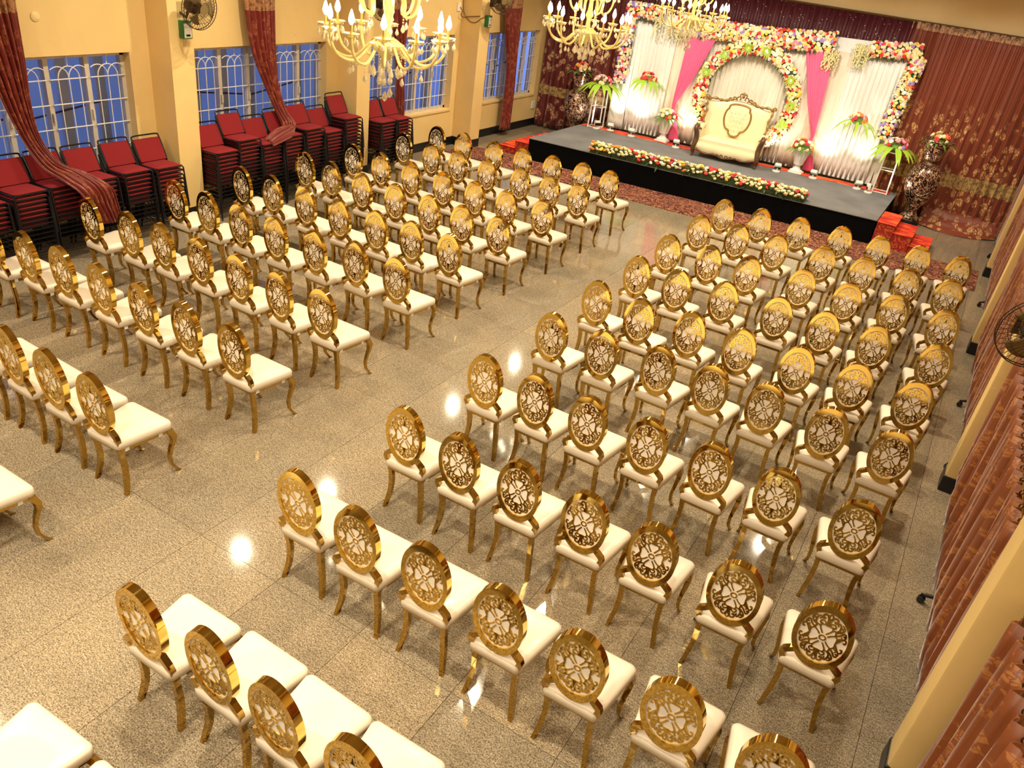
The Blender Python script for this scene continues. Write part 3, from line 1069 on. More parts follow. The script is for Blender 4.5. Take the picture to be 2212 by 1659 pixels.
def swept_cloth(name, mat, secs, folds, label, cat='curtain', sub=6, seed=0, group=None, per=8):
    """gathered cloth: secs = (centre, half-width vector, fold depth vector); smooth between"""
    rnd = random.Random(seed)
    cs = smooth_path([s[0] for s in secs], sub)
    ws = smooth_path([s[1] for s in secs], sub)
    ds = smooth_path([s[2] for s in secs], sub)
    ph = [rnd.uniform(0, 6.28) for _ in range(4)]
    nu = folds * per
    verts, uvs = [], []
    for j, c in enumerate(cs):
        for i in range(nu + 1):
            u = i / nu
            t = 2 * u - 1
            f = math.sin(2 * PI * folds * u + ph[0] + 0.5 * math.sin(5 * u + ph[1])) + 0.4 * math.sin(2 * PI * folds * 2.3 * u + ph[2] + j * 0.05)
            bow = (1 - t * t) * 1.6
            p = c + ws[j] * t + ds[j] * (0.62 * f + bow)
            verts.append(tuple(p))
            uvs.append((u * 1.2 + j * 0.004, c.z))
    w = nu + 1
    faces = [(j * w + i, j * w + i + 1, (j + 1) * w + i + 1, (j + 1) * w + i) for j in range(len(cs) - 1) for i in range(nu)]
    me = bpy.data.meshes.new(name)
    me.from_pydata(verts, [], faces)
    me.materials.append(mat)
    ul = me.uv_layers.new(name='UVMap')
    lv = [0] * len(me.loops)
    me.loops.foreach_get('vertex_index', lv)
    flat = []
    for i in lv:
        flat += uvs[i]
    ul.data.foreach_set('uv', flat)
    me.polygons.foreach_set('use_smooth', [True] * len(me.polygons))
    o = link(name, me)
    md = o.modifiers.new('thickness', 'SOLIDIFY')
    md.thickness = 0.006
    md.offset = 0
    tag(o, label, cat, group)
    return o


# tied drapes on the window wall (centre, half width, fold depth)
G = 'tied drapes on the window wall'
swept_cloth('tied_drape', M['tie_drape'], [
    ((-5.36, -0.08, 3.05), (0, 0.30, 0), (0.05, 0, 0)), ((-5.36, -0.08, 2.60), (0, 0.28, 0), (0.05, 0, 0)), ((-5.34, -0.02, 2.0), (0, 0.20, 0), (0.05, 0, 0)),
    ((-5.30, 0.0, 1.60), (0, 0.14, 0), (0.05, 0, 0)), ((-5.22, 0.03, 1.28), (0, 0.10, 0), (0.05, 0, 0)), ((-5.05, 0.10, 1.02), (0, 0.11, 0), (0.045, 0, 0.02)),
    ((-4.86, 0.24, 0.90), (0, 0.17, 0), (0.02, 0, 0.03)), ((-4.69, 0.34, 0.79), (0, 0.19, 0), (0.03, 0, 0.02)), ((-4.66, 0.40, 0.60), (0, 0.17, 0), (0.03, 0, 0)), ((-4.65, 0.45, 0.42), (0, 0.14, 0), (0.03, 0, 0))],
    7, 'red brown drape knotted low and trailing over the nearest red chairs', seed=1, group=G)
swept_cloth('tied_drape', M['tie_drape'], [
    ((-5.36, 3.44, 3.05), (0, 0.27, 0), (0.05, 0, 0)), ((-5.36, 3.44, 2.55), (0, 0.26, 0), (0.05, 0, 0)), ((-5.34, 3.46, 2.0), (0, 0.21, 0), (0.05, 0, 0)),
    ((-5.30, 3.52, 1.6), (0, 0.13, 0), (0.05, 0, 0)), ((-5.20, 3.58, 1.25), (0, 0.09, 0), (0.05, 0, 0)), ((-5.06, 3.62, 1.02), (0.02, 0.10, 0), (0.04, 0, 0.03)),
    ((-4.98, 3.50, 0.95), (0.09, 0.06, 0), (0, 0, 0.045)), ((-4.93, 3.28, 0.925), (0.13, 0.0, 0), (0, 0, 0.045)), ((-4.92, 3.10, 0.87), (0.10, 0, 0), (0, 0, 0.03))],
    7, 'red brown drape bunched onto the middle stacks of red chairs', seed=2, group=G)
swept_cloth('tied_drape', M['tie_drape'], [
    ((-5.36, 6.40, 3.05), (0, 0.28, 0), (0.05, 0, 0)), ((-5.36, 6.40, 2.55), (0, 0.26, 0), (0.05, 0, 0)), ((-5.34, 6.42, 1.9), (0, 0.13, 0), (0.05, 0, 0)),
    ((-5.32, 6.44, 1.4), (0, 0.09, 0), (0.05, 0, 0)), ((-5.32, 6.46, 0.9), (0, 0.12, 0), (0.05, 0, 0)), ((-5.34, 6.46, 0.12), (0, 0.15, 0), (0.05, 0, 0))],
    6, 'red brown tied drape hanging behind the large chandelier', seed=3, group=G)
swept_cloth('tied_drape', M['tie_drape'], [
    ((-5.36, 9.98, 3.05), (0, 0.36, 0), (0.05, 0, 0)), ((-5.36, 9.98, 2.6), (0, 0.33, 0), (0.05, 0, 0)), ((-5.34, 10.02, 2.0), (0, 0.25, 0), (0.05, 0, 0)),
    ((-5.32, 10.08, 1.45), (0, 0.17, 0), (0.05, 0, 0)), ((-5.32, 10.12, 0.9), (0, 0.17, 0), (0.05, 0, 0)), ((-5.34, 10.14, 0.13), (0, 0.19, 0), (0.05, 0, 0))],
    6, 'red brown straight drape by the window nearest the stage', seed=4, group=G)

# curtains on the far wall
curtain('stage_curtain', M['burgundy'], lambda u: (-5.44 + 2.05 * u, WLY(-5.44 + 2.05 * u) - 0.13), None, 0.02, 3.30, 13, 0.05,
        'dark burgundy floral curtain between the windows and the white backdrop', seed=11, hem=-0.04)
curtain('sequin_valance', M['sequin'], lambda u: (-3.45 + 5.2 * u, WLY(-3.45 + 5.2 * u) - 0.12), None, 1.9, 3.32, 44, 0.028,
        'dark maroon pleated valance with glittering sequins above the white backdrop', 'valance', nz=3, per=6, seed=12)
curtain('stage_curtain', M['copper_curtain'], lambda u: (1.66 + 2.75 * u, WLY(1.66 + 2.75 * u) - 0.12), None, 0.06, 3.34, 20, 0.048,
        'copper brown floral curtain behind the tall vase beside the red steps', seed=13, hem=-0.06)
# its hem lies gathered on the floor
mb = MB()


def hem(u, v):
    x = 2.95 + 1.36 * u
    yb = WLY(x) - 0.16
    w_ = 0.12 + 0.46 * math.sin(PI * min(1, u * 0.85 + 0.12)) ** 0.8
    y = yb - w_ * (1 - v)
    ridge = abs(math.sin(9 * v + 5.5 * u + 1.2 * math.sin(6 * u)))
    return (x, y, 0.006 + 0.24 * v ** 1.6 + 0.05 * ridge * (0.3 + v))


mb.grid(hem, 60, 26)
o = mb.build('curtain_train', M['copper_curtain'], None, smooth='all')
uv = o.data.uv_layers.new(name='UVMap')
for lp in o.data.loops:
    c = o.data.vertices[lp.vertex_index].co
    uv.data[lp.index].uv = (c.x * 1.4, c.y * 1.4 - 15)
md = o.modifiers.new('thickness', 'SOLIDIFY')
md.thickness = 0.006
tag(o, 'gathered train of the copper curtain lying on the floor', 'curtain')
tag(MB().tube([(-5.45, WLY(-5.45) - 0.10, 3.335), (4.5, WLY(4.5) - 0.10, 3.345)], 0.018, 8).build('curtain_rail', M['sofa_dark'], smooth=True), 'dark rail holding the stage curtains to the cream wall', 'rail')

# amber curtains between the columns, hung from low rods on rings
ends = [(-3.6, -1.12)] + [(COLY[k] + 0.20, COLY[k + 1]) for k in range(3)] + [(9.76, 12.0)]
lab = ['amber floral curtain on the rod beside the gallery', 'amber floral curtain between the gallery column and the fan column', 'amber floral curtain between the fan column and the next',
       'amber floral curtain between the two columns nearest the stage', 'amber floral curtain between the last column and stage curtain']
ring_me2 = MB().tube([(0.022 * math.cos(2 * PI * i / 12), 0, 0.022 * math.sin(2 * PI * i / 12)) for i in range(12)], 0.004, 6, closed=True).mesh('ring', M['fan_metal'], smooth=True)
for k, (a, b_) in enumerate(ends):
    nf = max(6, int((b_ - a) / 0.155))
    x0 = 4.40 if k == 0 else 4.36
    curtain('side_curtain', M['amber_curtain'], lambda u, a=a, b_=b_, x0=x0: (x0, b_ - 0.02 - (b_ - a - 0.04) * u), None, 0.015, 1.49, nf, 0.062, lab[k], seed=20 + k, hem=0.05, nz=10,
            group='amber curtains between the columns')
    rod = thing('curtain_rod', 'brass rod with dark rings above the ' + lab[k].replace('amber floral ', ''), 'rod', (x0, a, 1.50), 0, 'brass rods of the side curtains')
    MB().tube([(0, 0.0, 0), (0, b_ - a, 0)], 0.011, 8).build('bar', M['gold_dark'], rod, smooth=True)
    for q in range(nf):
        r_ = link('ring', ring_me2, rod)
        r_.location = (0, (q + 0.5) * (b_ - a) / nf, -0.004)

# castored feet of the stands parked behind the side curtains
foot = MB()
foot.rectsweep([((0.0, 0, 0.085), (0, 0.012, 0), (0, 0, 0.012)), ((-0.07, 0, 0.095), (0, 0.012, 0), (0, 0, 0.012)), ((-0.13, 0.0, 0.072), (0, 0.011, 0), (0, 0, 0.010))])
foot_me = foot.mesh('leg_bar', M['black_steel'])
whl = MB()
for s in (-1, 1):
    whl.lathe([(0.004, -0.009), (0.026, -0.009), (0.028, 0), (0.026, 0.009), (0.004, 0.009)], 14)
    start = len(whl.v) - 14 * 5
    whl.xf(Matrix.Translation((-0.135, s * 0.014, 0.028)) @ Matrix.Rotation(PI / 2, 4, 'X'), start)
whl.box(-0.15, -0.12, -0.006, 0.006, 0.03, 0.075)
wheel_me = whl.mesh('castor', M['black_steel'], smooth=True)
for y, w in ((7.93, 'between the two columns nearest the stage'), (4.26, 'beyond the fan column'), (2.78, 'just behind the fan column foot'), (0.62, 'midway to the fan column'), (-0.92, 'at the gallery column foot'), (10.75, 'beside the gathered curtain train')):
    t = thing('castor_stand', 'black castor foot poking from under the curtain ' + w, 'castor', (4.40, y, 0), random.uniform(-0.25, 0.25), 'castor feet under the side curtains')
    link('leg_bar', foot_me, t)
    link('castor', wheel_me, t)
# post that each foot belongs to, behind the cloth
for o in [o for o in C.objects if o.name.startswith('castor_stand')]:
    MB().box(-0.012, 0.012, -0.012, 0.012, 0.075, 1.2).build('post', M['black_steel'], o)

# ================================================================== stage
SH = 0.42
SK = 0.115


def SY(x, y):                       # the stage is set slightly askew: y along its own axes -> world
    return y + SK * x


SX0, SX1 = -3.97, 2.44
FY, BY = 9.28, 11.72                # front and back edge at x = 0
st = thing('stage', 'low platform with grey carpet top and black skirt', 'stage', (0, 0, 0))
mb = MB()
mb.prism([(SX0 + 0.01, SY(SX0, FY + 0.01)), (SX1 - 0.01, SY(SX1, FY + 0.01)), (SX1 - 0.01, SY(SX1, BY)), (SX0 + 0.01, SY(SX0, BY))], 0.002, SH - 0.012, 'z')
mb.build('skirt', M['stage_black'], st)
mb = MB()
mb.prism([(SX0, SY(SX0, FY)), (SX1, SY(SX1, FY)), (SX1, SY(SX1, BY)), (SX0, SY(SX0, BY))], SH - 0.012, SH, 'z')
mb.build('carpet_top', M['stage_carpet'], st)
# long runner on the floor in front
mb = MB()
mb.prism([(-5.25, 7.86), (4.17, 8.60), (4.17, 9.74), (-5.25, 8.70)], 0.002, 0.012, 'z')
tag(mb.build('carpet_runner', M['runner']), 'dark red patterned carpet runner in front of the stage', 'carpet')
# red cloth strip along the foot of the backdrop
mb = MB()
mb.grid(lambda u, v: (-3.93 + 6.25 * u, SY(-3.93 + 6.25 * u, 11.42 + 0.27 * v + (0.04 * math.sin(u * 31) * (1 - v))), SH + 0.006 + 0.006 * math.sin(u * 70 + v * 5)), 90, 4)
o = mb.build('red_cloth', M['red_orange'], None, smooth='all')
md = o.modifiers.new('thickness', 'SOLIDIFY')
md.thickness = 0.005
tag(o, 'crumpled red orange cloth strip along the foot of the backdrop', 'cloth')


def steps(x0, sgn, yf, n, label, wid, dep):
    t = thing('stage_steps', label, 'steps', (x0, yf, 0))
    hs = [SH - 0.02, 0.28, 0.14] if n == 3 else [0.28, 0.14]
    for k, h in enumerate(hs):
        a, b_ = sgn * wid * k, sgn * wid * (k + 1)
        lo, hi_ = min(a, b_), max(a, b_)
        off = SK * (lo + hi_) / 2 * 0.6
        MB().box(lo + 0.002, hi_ - 0.002, off, off + dep, 0.001, h - 0.012).build('riser', M['red_riser'], t)
        MB().bevbox(lo - 0.008, hi_ + 0.008, off - 0.012, off + dep + 0.012, h - 0.014, h, 0.005).build('tread', M['red_orange'], t)
    return t


steps(SX1 + 0.012, 1, 9.60, 3, 'red and orange cloth-covered steps beside the tall vase', 0.295, 0.84)
steps(SX0 - 0.012, -1, 8.95, 2, 'red and orange cloth-covered steps at the window end of the stage', 0.34, 1.22)


# ================================================================== backdrop
def BDY(x):
    return 11.86 + 0.11 * x


def bdpanel(name, mat, x0, x1, z0, z1, folds, amp, label, off=0.0, per=8, nz=8, seed=0, hem=0.0):
    return curtain(name, mat, lambda u: (x0 + (x1 - x0) * u, BDY(x0 + (x1 - x0) * u) - off), None, z0, z1, folds, amp, label, 'drape', nz=nz, per=per, seed=seed, hem=hem, group='drapes of the stage backdrop')


# board that everything is fixed to
mb = MB()
xa, xb = -3.50, 1.98
mb.prism([(xa, BDY(xa) + 0.03), (xb, BDY(xb) + 0.03), (xb, BDY(xb) + 0.07), (xa, BDY(xa) + 0.07)], 0.43, 2.90, 'z')
for v in range(len(mb.v)):          # its top edge climbs a little towards the curtain side
    x, y, z = mb.v[v]
    if z > 1:
        mb.v[v] = (x, y, 2.74 + 0.20 * (x - xa) / (xb - xa))
tag(mb.build('backdrop_board', M['white_board']), 'white board frame carrying the drapes behind the sofa', 'backdrop')
bdpanel('white_panel', M['white_board'], -3.55, -3.20, SH + 0.01, 1.72, 1, 0.006, 'plain white panel below the garland at the window end', 0.04, seed=31)
bdpanel('pleated_drape', M['white_cloth'], -3.32, -2.42, SH + 0.01, 2.58, 11, 0.03, 'white pleated drape behind the hanging bouquet at the window end', 0.03, seed=32, hem=0.07)
bdpanel('flat_drape', M['beige_cloth'], -2.46, -1.70, SH + 0.01, 2.60, 5, 0.016, 'beige loose drape behind the pink swag at the window end', 0.02, seed=33, hem=0.04)
bdpanel('pleated_drape', M['cream_cloth'], -1.78, 0.18, SH + 0.01, 2.62, 24, 0.026, 'cream pleated drape inside the flower ring', 0.035, seed=34, hem=0.06)
bdpanel('flat_drape', M['beige_cloth'], 0.06, 0.92, SH + 0.01, 2.66, 5, 0.016, 'beige loose drape behind the pink swag beside the steps end', 0.02, seed=35, hem=0.04)
bdpanel('pleated_drape', M['white_cloth'], 0.84, 1.82, SH + 0.01, 2.72, 11, 0.03, 'white pleated drape behind the hanging bouquet at the steps end', 0.03, seed=36, hem=0.07)


def swag(x_tl, x_tr, zt, x_k, z_k, x_b, z_b, label, seed):
    o_ = 0.12
    y = lambda x: BDY(x) - o_
    mid = (x_tl + x_tr) / 2
    hw = (x_tr - x_tl) / 2
    secs = [((mid, y(mid), zt), (hw, 0, 0), (0, -0.012, 0)), ((mid * 0.72 + x_k * 0.28, y(mid), zt * 0.72 + z_k * 0.28), (hw * 0.80, 0, 0), (0, -0.014, 0)),
            ((mid * 0.38 + x_k * 0.62, y(mid), zt * 0.38 + z_k * 0.62), (hw * 0.52, 0, 0), (0, -0.018, 0)), ((x_k, y(x_k), z_k + 0.05), (hw * 0.16, 0, 0), (0, -0.018, 0)),
            ((x_k, y(x_k), z_k - 0.08), (hw * 0.13, 0, 0), (0, -0.018, 0)), ((x_b * 0.5 + x_k * 0.5, y(x_k), (z_k + z_b) / 2), (hw * 0.26, 0, 0), (0, -0.02, 0)), ((x_b, y(x_b), z_b), (hw * 0.42, 0, 0), (0, -0.02, 0))]
    swept_cloth('pink_swag', M['pink_cloth'], secs, 9, label, 'swag', seed=seed, group='pink swags of the backdrop')


swag(-2.17, -1.60, 2.56, -2.16, 1.16, -2.02, 0.46, 'pink chiffon swag tied in behind the urn at the window end', 41)
swag(0.04, 0.56, 2.62, 0.62, 1.12, 0.74, 0.46, 'pink chiffon swag tied in behind the urn at the steps end', 42)


# ================================================================== flowers
def rose(mb, c, r, nrm=(0, -1, 0.2), rnd=random):
    """small cupped rose: bud in a ring of petals"""
    n = Vector(nrm).normalized()
    u = n.orthogonal().normalized()
    w = n.cross(u)
    c = Vector(c)
    a0 = rnd.uniform(0, 6.28)
    k = 6
    rings = [(0.35, -0.55), (0.95, -0.05), (0.88, 0.38), (0.42, 0.30), (0.30, 0.52)]
    vs = []
    for q, (rr_, h) in enumerate(rings):
        for i in range(k):
            a = a0 + 2 * PI * (i + 0.5 * (q % 2)) / k
            jit = rnd.uniform(0.86, 1.12)
            vs.append(c + (u * math.cos(a) + w * math.sin(a)) * r * rr_ * jit + n * r * h * jit)
    fs = [(q * k + i, q * k + (i + 1) % k, (q + 1) * k + (i + 1) % k, (q + 1) * k + i) for q in range(len(rings) - 1) for i in range(k)]
    fs.append(tuple((len(rings) - 1) * k + i for i in range(k)))
    mb.add(vs, fs)


def leaf(mb, base, d, L, W, droop=0.3, n=4, up=(0, 0, 1)):
    base, d = Vector(base), Vector(d).normalized()
    side = d.cross(Vector(up))
    if side.length < 1e-3:
        side = Vector((1, 0, 0))
    side.normalize()
    vs = []
    for i in range(n + 1):
        t = i / n
        c = base + d * L * t + Vector((0, 0, -droop * L * t * t))
        w = W * math.sin(PI * min(0.97, 0.12 + 0.88 * t)) * 0.5
        vs += [c - side * w, c + side * w + Vector((0, 0, 0.0))]
    mb.add(vs, [(2 * i, 2 * i + 1, 2 * i + 3, 2 * i + 2) for i in range(n)])


def garland(name, pts, width, depth, label, palette, density, r0, nrm, seed, group, leafmat='leaf', spikes=0.4, closed=False):
    """band of flowers along a path, on a bed of foliage"""
    rnd = random.Random(seed)
    t = thing(name, label, 'garland', (0, 0, 0), 0, group)
    path = [Vector(p) for p in pts]
    nrm = Vector(nrm).normalized()
    segs = [(path[i], path[i + 1]) for i in range(len(path) - 1)]
    if closed:
        segs.append((path[-1], path[0]))
    tot = sum((b_ - a).length for a, b_ in segs)
    core = MB()
    cp = path if not closed else path + [path[0]]
    core.tube([p for p in cp], width * 0.42, 10, flat=1.0)
    # squash the core towards the backing
    fol = MB()
    fol.add([tuple(Vector(v) - nrm * ((Vector(v) - min(cp, key=lambda q: (q - Vector(v)).length)).dot(nrm)) * (1 - depth / width)) for v in core.v], core.f)
    col = {k: MB() for k in palette}
    keys = list(palette)
    wts = [palette[k] for k in keys]
    count = int(tot * width * density)
    cell = []
    for q in range(count):
        for attempt in range(8):
            s = rnd.uniform(0, tot)
            for a, b_ in segs:
                l_ = (b_ - a).length
                if s <= l_:
                    break
                s -= l_
            d = (b_ - a).normalized()
            side = d.cross(nrm).normalized()
            v = rnd.uniform(-1, 1)
            p = a + d * s + side * v * width * 0.5 + nrm * (depth * 0.5 * math.sqrt(max(0, 1 - v * v)) + rnd.uniform(-0.01, 0.015))
            if all((p - c_).length > r0 * 1.35 for c_ in cell[-260:]):
                break
        cell.append(p)
        k = rnd.choices(keys, wts)[0]
        nn = nrm + side * v * 0.9 + Vector((rnd.uniform(-.3, .3), rnd.uniform(-.3, .3), rnd.uniform(-.2, .3)))
        rose(col[k], p, r0 * rnd.uniform(0.8, 1.2), nn, rnd)
    for q in range(int(count * spikes)):
        a, b_ = rnd.choice(segs)
        p = a + (b_ - a) * rnd.random()
        d = (b_ - a).normalized()
        side = d.cross(nrm).normalized()
        v = rnd.choice((-1, 1)) * rnd.uniform(0.7, 1.0)
        leaf(fol, p + side * v * width * 0.42 + nrm * depth * 0.2, side * v + nrm * rnd.uniform(0, 0.8) + d * rnd.uniform(-0.8, 0.8), rnd.uniform(0.05, 0.10), 0.028, 0.2, 3)
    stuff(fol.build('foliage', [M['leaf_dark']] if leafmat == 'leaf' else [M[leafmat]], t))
    for k in keys:
        if col[k].v:
            stuff(col[k].build('flowers', PETAL[k], t, smooth=False))
    return t


PAL_MIX = {'cream': 50, 'white': 18, 'red': 11, 'orange': 6, 'yellow': 6, 'purple': 7, 'pink': 4}
PAL_PASTEL = {'cream': 36, 'white': 30, 'red': 8, 'pink': 14, 'purple': 12}
GG = 'flower garlands of the backdrop'


def bp(x, z, off=0.10):
    return (x, BDY(x) - off, z)


N = (0.11, -1, 0.05)
garland('flower_garland', [bp(-3.40, 1.36), bp(-3.41, 1.75), bp(-3.42, 2.1), bp(-3.42, 2.68)], 0.25, 0.16, 'upright flower garland on the window end of the backdrop', PAL_PASTEL, 560, 0.036, N, 51, GG)
garland('flower_garland', [bp(-3.50, 2.76), bp(-3.1, 2.77), bp(-2.78, 2.75)], 0.26, 0.17, 'short flower garland across the window end top corner', PAL_MIX, 560, 0.036, N, 52, GG)
garland('flower_garland', [bp(-2.45, 2.64), bp(-1.8, 2.65), bp(-1.2, 2.67), bp(-0.5, 2.70), bp(0.05, 2.74), bp(0.52, 2.79)], 0.33, 0.20, 'long flower garland across the top above the ring', PAL_MIX, 540, 0.037, N, 53, GG)
garland('flower_garland', [bp(1.16, 2.80), bp(1.55, 2.83), bp(1.98, 2.88)], 0.26, 0.17, 'short flower garland across the steps end top corner', PAL_MIX, 560, 0.036, N, 54, GG)
garland('flower_garland', [bp(1.97, 2.80), bp(1.93, 2.3), bp(1.90, 1.9), bp(1.86, 1.34)], 0.26, 0.17, 'upright flower garland on the steps end of the backdrop', PAL_MIX, 560, 0.036, N, 55, GG)
ringp = []
for i in range(40):
    a = 2 * PI * i / 40
    x = -0.79 + 0.90 * math.cos(a)
    ringp.append(bp(x, 1.56 + 0.92 * math.sin(a), 0.17))
ringp = [q for q in ringp if q[2] > 0.60]
ix = min(range(len(ringp)), key=lambda i: (ringp[i][2], ringp[i][0]))
ringp.sort(key=lambda q: (math.atan2(q[2] - 1.56, q[0] + 0.79) + PI / 2) % (2 * PI))
garland('flower_ring', ringp, 0.25, 0.17, 'large ring of roses standing behind the sofa', {'cream': 46, 'white': 26, 'red': 14, 'orange': 7, 'yellow': 7}, 560, 0.037, N, 56, GG)
# bright green sprays tucked into the ring
spr = 0
SPW = ['at its crown beneath the long garland', 'high on the window side', 'low on the window side', 'high on the steps side', 'level with the sofa crest, steps side', 'low beside the steps end urn', 'just window side of its crown']
for si, a in enumerate((1.35, 2.25, 2.75, 0.55, 0.05, -0.35, 1.75)):
    t = MB()
    c = Vector(bp(-0.79 + 0.90 * math.cos(a), 1.56 + 0.92 * math.sin(a), 0.27))
    for q in range(14):
        b_ = 2 * PI * q / 14
        leaf(t, c, (math.cos(b_), -0.35, math.sin(b_)), 0.11 + 0.02 * (q % 3), 0.022, 0.15, 3, up=(0, 1, 0))
    o = t.build('leaf_spray', M['leaf_lime'])
    tag(o, 'lime leaf spray in the flower ring, ' + SPW[si], 'leaves', 'leaf sprays in the flower ring')


# strings of white blossom hanging from the garland ends
def blossom_fall(x0, x1, zt, zb, label, seed):
    rnd = random.Random(seed)
    t = thing('blossom_strings', label, 'garland', (0, 0, 0), 0, 'white blossom strings on the backdrop')
    fol, fl = MB(), MB()
    for q in range(26):
        x = rnd.uniform(x0, x1)
        y = BDY(x) - 0.14 - rnd.uniform(0, 0.06)
        L = (zt - zb) * rnd.uniform(0.45, 1.0)
        fol.tube([(x, y, zt), (x + rnd.uniform(-.02, .02), y, zt - L)], 0.003, 4)
        for k in range(int(L / 0.026)):
            rose(fl, (x + rnd.uniform(-.022, .022), y + rnd.uniform(-.02, .01), zt - k * 0.026), 0.015, (rnd.uniform(-1, 1), -1, 0), rnd)
    stuff(fol.build('stems', M['leaf'], t))
    stuff(fl.build('flowers', PETAL['cream'], t))


blossom_fall(-2.86, -2.20, 2.66, 2.28, 'hanging blossom strings above the window end pink swag', 61)
blossom_fall(0.42, 0.66, 2.66, 2.26, 'hanging blossom strings beside the pink swag by the steps end', 62)
blossom_fall(0.86, 1.22, 2.84, 2.40, 'hanging blossom strings below the steps end top corner', 63)

# border of roses along the stage edge: every rose its own piece
rnd = random.Random(71)
bd = thing('stage_flower_border', 'long box of cream and red roses along the stage edge', 'flowers', (0, 0, 0))
mb = MB()
bx0, bx1 = -2.72, 1.22
mb.prism([(bx0, SY(bx0, FY + 0.02)), (bx1, SY(bx1, FY + 0.02)), (bx1, SY(bx1, FY + 0.24)), (bx0, SY(bx0, FY + 0.24))], SH + 0.002, SH + 0.13, 'z')
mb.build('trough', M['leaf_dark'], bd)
fol = MB()
for q in range(420):
    x = rnd.uniform(bx0 - 0.03, bx1 + 0.03)
    v = rnd.uniform(-0.03, 0.26)
    leaf(fol, (x, SY(x, FY + v), SH + rnd.uniform(0.02, 0.16)), (rnd.uniform(-1, 1), rnd.choice((-1, -1, 1)) * rnd.uniform(0.2, 1), rnd.uniform(-0.3, 0.9)), rnd.uniform(0.07, 0.14), 0.035, 0.4, 3)
stuff(fol.build('foliage', M['leaf_dark'], bd))
rose_me = []
for q in range(4):
    for k in PETAL:
        r_ = MB()
        rose(r_, (0, 0, 0), 1.0, (0, 0, 1), rnd)
        rose_me.append((k, r_.mesh('rose', PETAL[k])))
pal = {'cream': 62, 'white': 10, 'red': 13, 'orange': 8, 'yellow': 6, 'pink': 2}
spots = []
for q in range(290):
    for att in range(30):
        x = rnd.uniform(bx0, bx1)
        v = rnd.uniform(0, 1)
        yy = FY - 0.035 + 0.27 * v
        zz = SH + 0.05 + 0.14 * math.sin(PI * min(1, max(0.0, v * 0.9 + 0.06))) + rnd.uniform(-0.01, 0.015)
        p = Vector((x, SY(x, yy), zz))
        if all((p - s).length > 0.052 for s in spots):
            break
    spots.append(p)
    k = rnd.choices(list(pal), list(pal.values()))[0]
    o = link('rose', rnd.choice([m_ for kk, m_ in rose_me if kk == k]), bd)
    o.location = p
    s = rnd.uniform(0.034, 0.047)
    o.scale = (s, s, s)
    o.rotation_euler = (0.5 - v * 0.6 + rnd.uniform(-.4, .4), rnd.uniform(-.4, .4), rnd.uniform(0, 6))


def bouquet(parent, c, r, n, pal, seed, drop=0.3, nl=14, leafmat='leaf_lime', leafw=0.06, spread=1.0, rose_r=0.042):
    """dome of separate roses over a skirt of leaves"""
    rnd = random.Random(seed)
    c = Vector(c)
    fol = MB()
    fol.ball(c + Vector((0, 0, -0.02)), r * 0.72, 10, 6, 0.6)
    for q in range(n):
        z = rnd.uniform(-0.1, 1.0)
        a = q * 2.399 + rnd.uniform(-.2, .2)
        h = math.sqrt(max(0, 1 - z * z))
        d = Vector((h * math.cos(a), h * math.sin(a), z))
        k = rnd.choices(list(pal), list(pal.values()))[0]
        o = link('rose', rnd.choice([m_ for kk, m_ in rose_me if kk == k]), parent)
        o.location = c + Vector((d.x * r, d.y * r, d.z * r * 0.72))
        s = rose_r * rnd.uniform(0.85, 1.15)
        o.scale = (s, s, s)
        o.rotation_euler = Vector((0, 0, 1)).rotation_difference(d).to_euler()
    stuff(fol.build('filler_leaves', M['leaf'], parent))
    for q in range(nl):
        a = 2 * PI * q / nl + rnd.uniform(-.15, .15)
        lm = MB()
        L = drop * rnd.uniform(0.75, 1.15)
        leaf(lm, c + Vector((math.cos(a) * r * 0.6, math.sin(a) * r * 0.6, -0.02)), (math.cos(a) * spread, math.sin(a) * spread, 0.15), L, leafw, 0.75 / max(spread, 0.3) * 0.9, 5)
        o = lm.build('leaf', M[leafmat], parent)
        md = o.modifiers.new('thickness', 'SOLIDIFY')
        md.thickness = 0.003


# hanging bouquets on the backdrop
for x, z, lab_, sd, lw in ((-2.78, 1.56, 'bouquet with broad lime leaves hung on the white drape, window end', 81, 0.09), (1.34, 1.58, 'bouquet with long green leaves hung on the white drape, steps end', 82, 0.055)):
    t = thing('hanging_bouquet', lab_, 'bouquet', (x, BDY(x) - 0.20, z), 0, 'bouquets hung on the backdrop')
    MB().tube([(0, 0.16, -0.1), (0, 0.02, -0.02)], 0.012, 6).build('bracket', M['leaf_dark'], t)
    bouquet(t, (0, 0, 0), 0.165, 22, {'red': 45, 'cream': 30, 'orange': 15, 'white': 10} if sd == 81 else {'red': 25, 'cream': 35, 'orange': 25, 'purple': 10, 'pink': 5}, sd, 0.34, 13, 'leaf_lime', lw, 0.8)


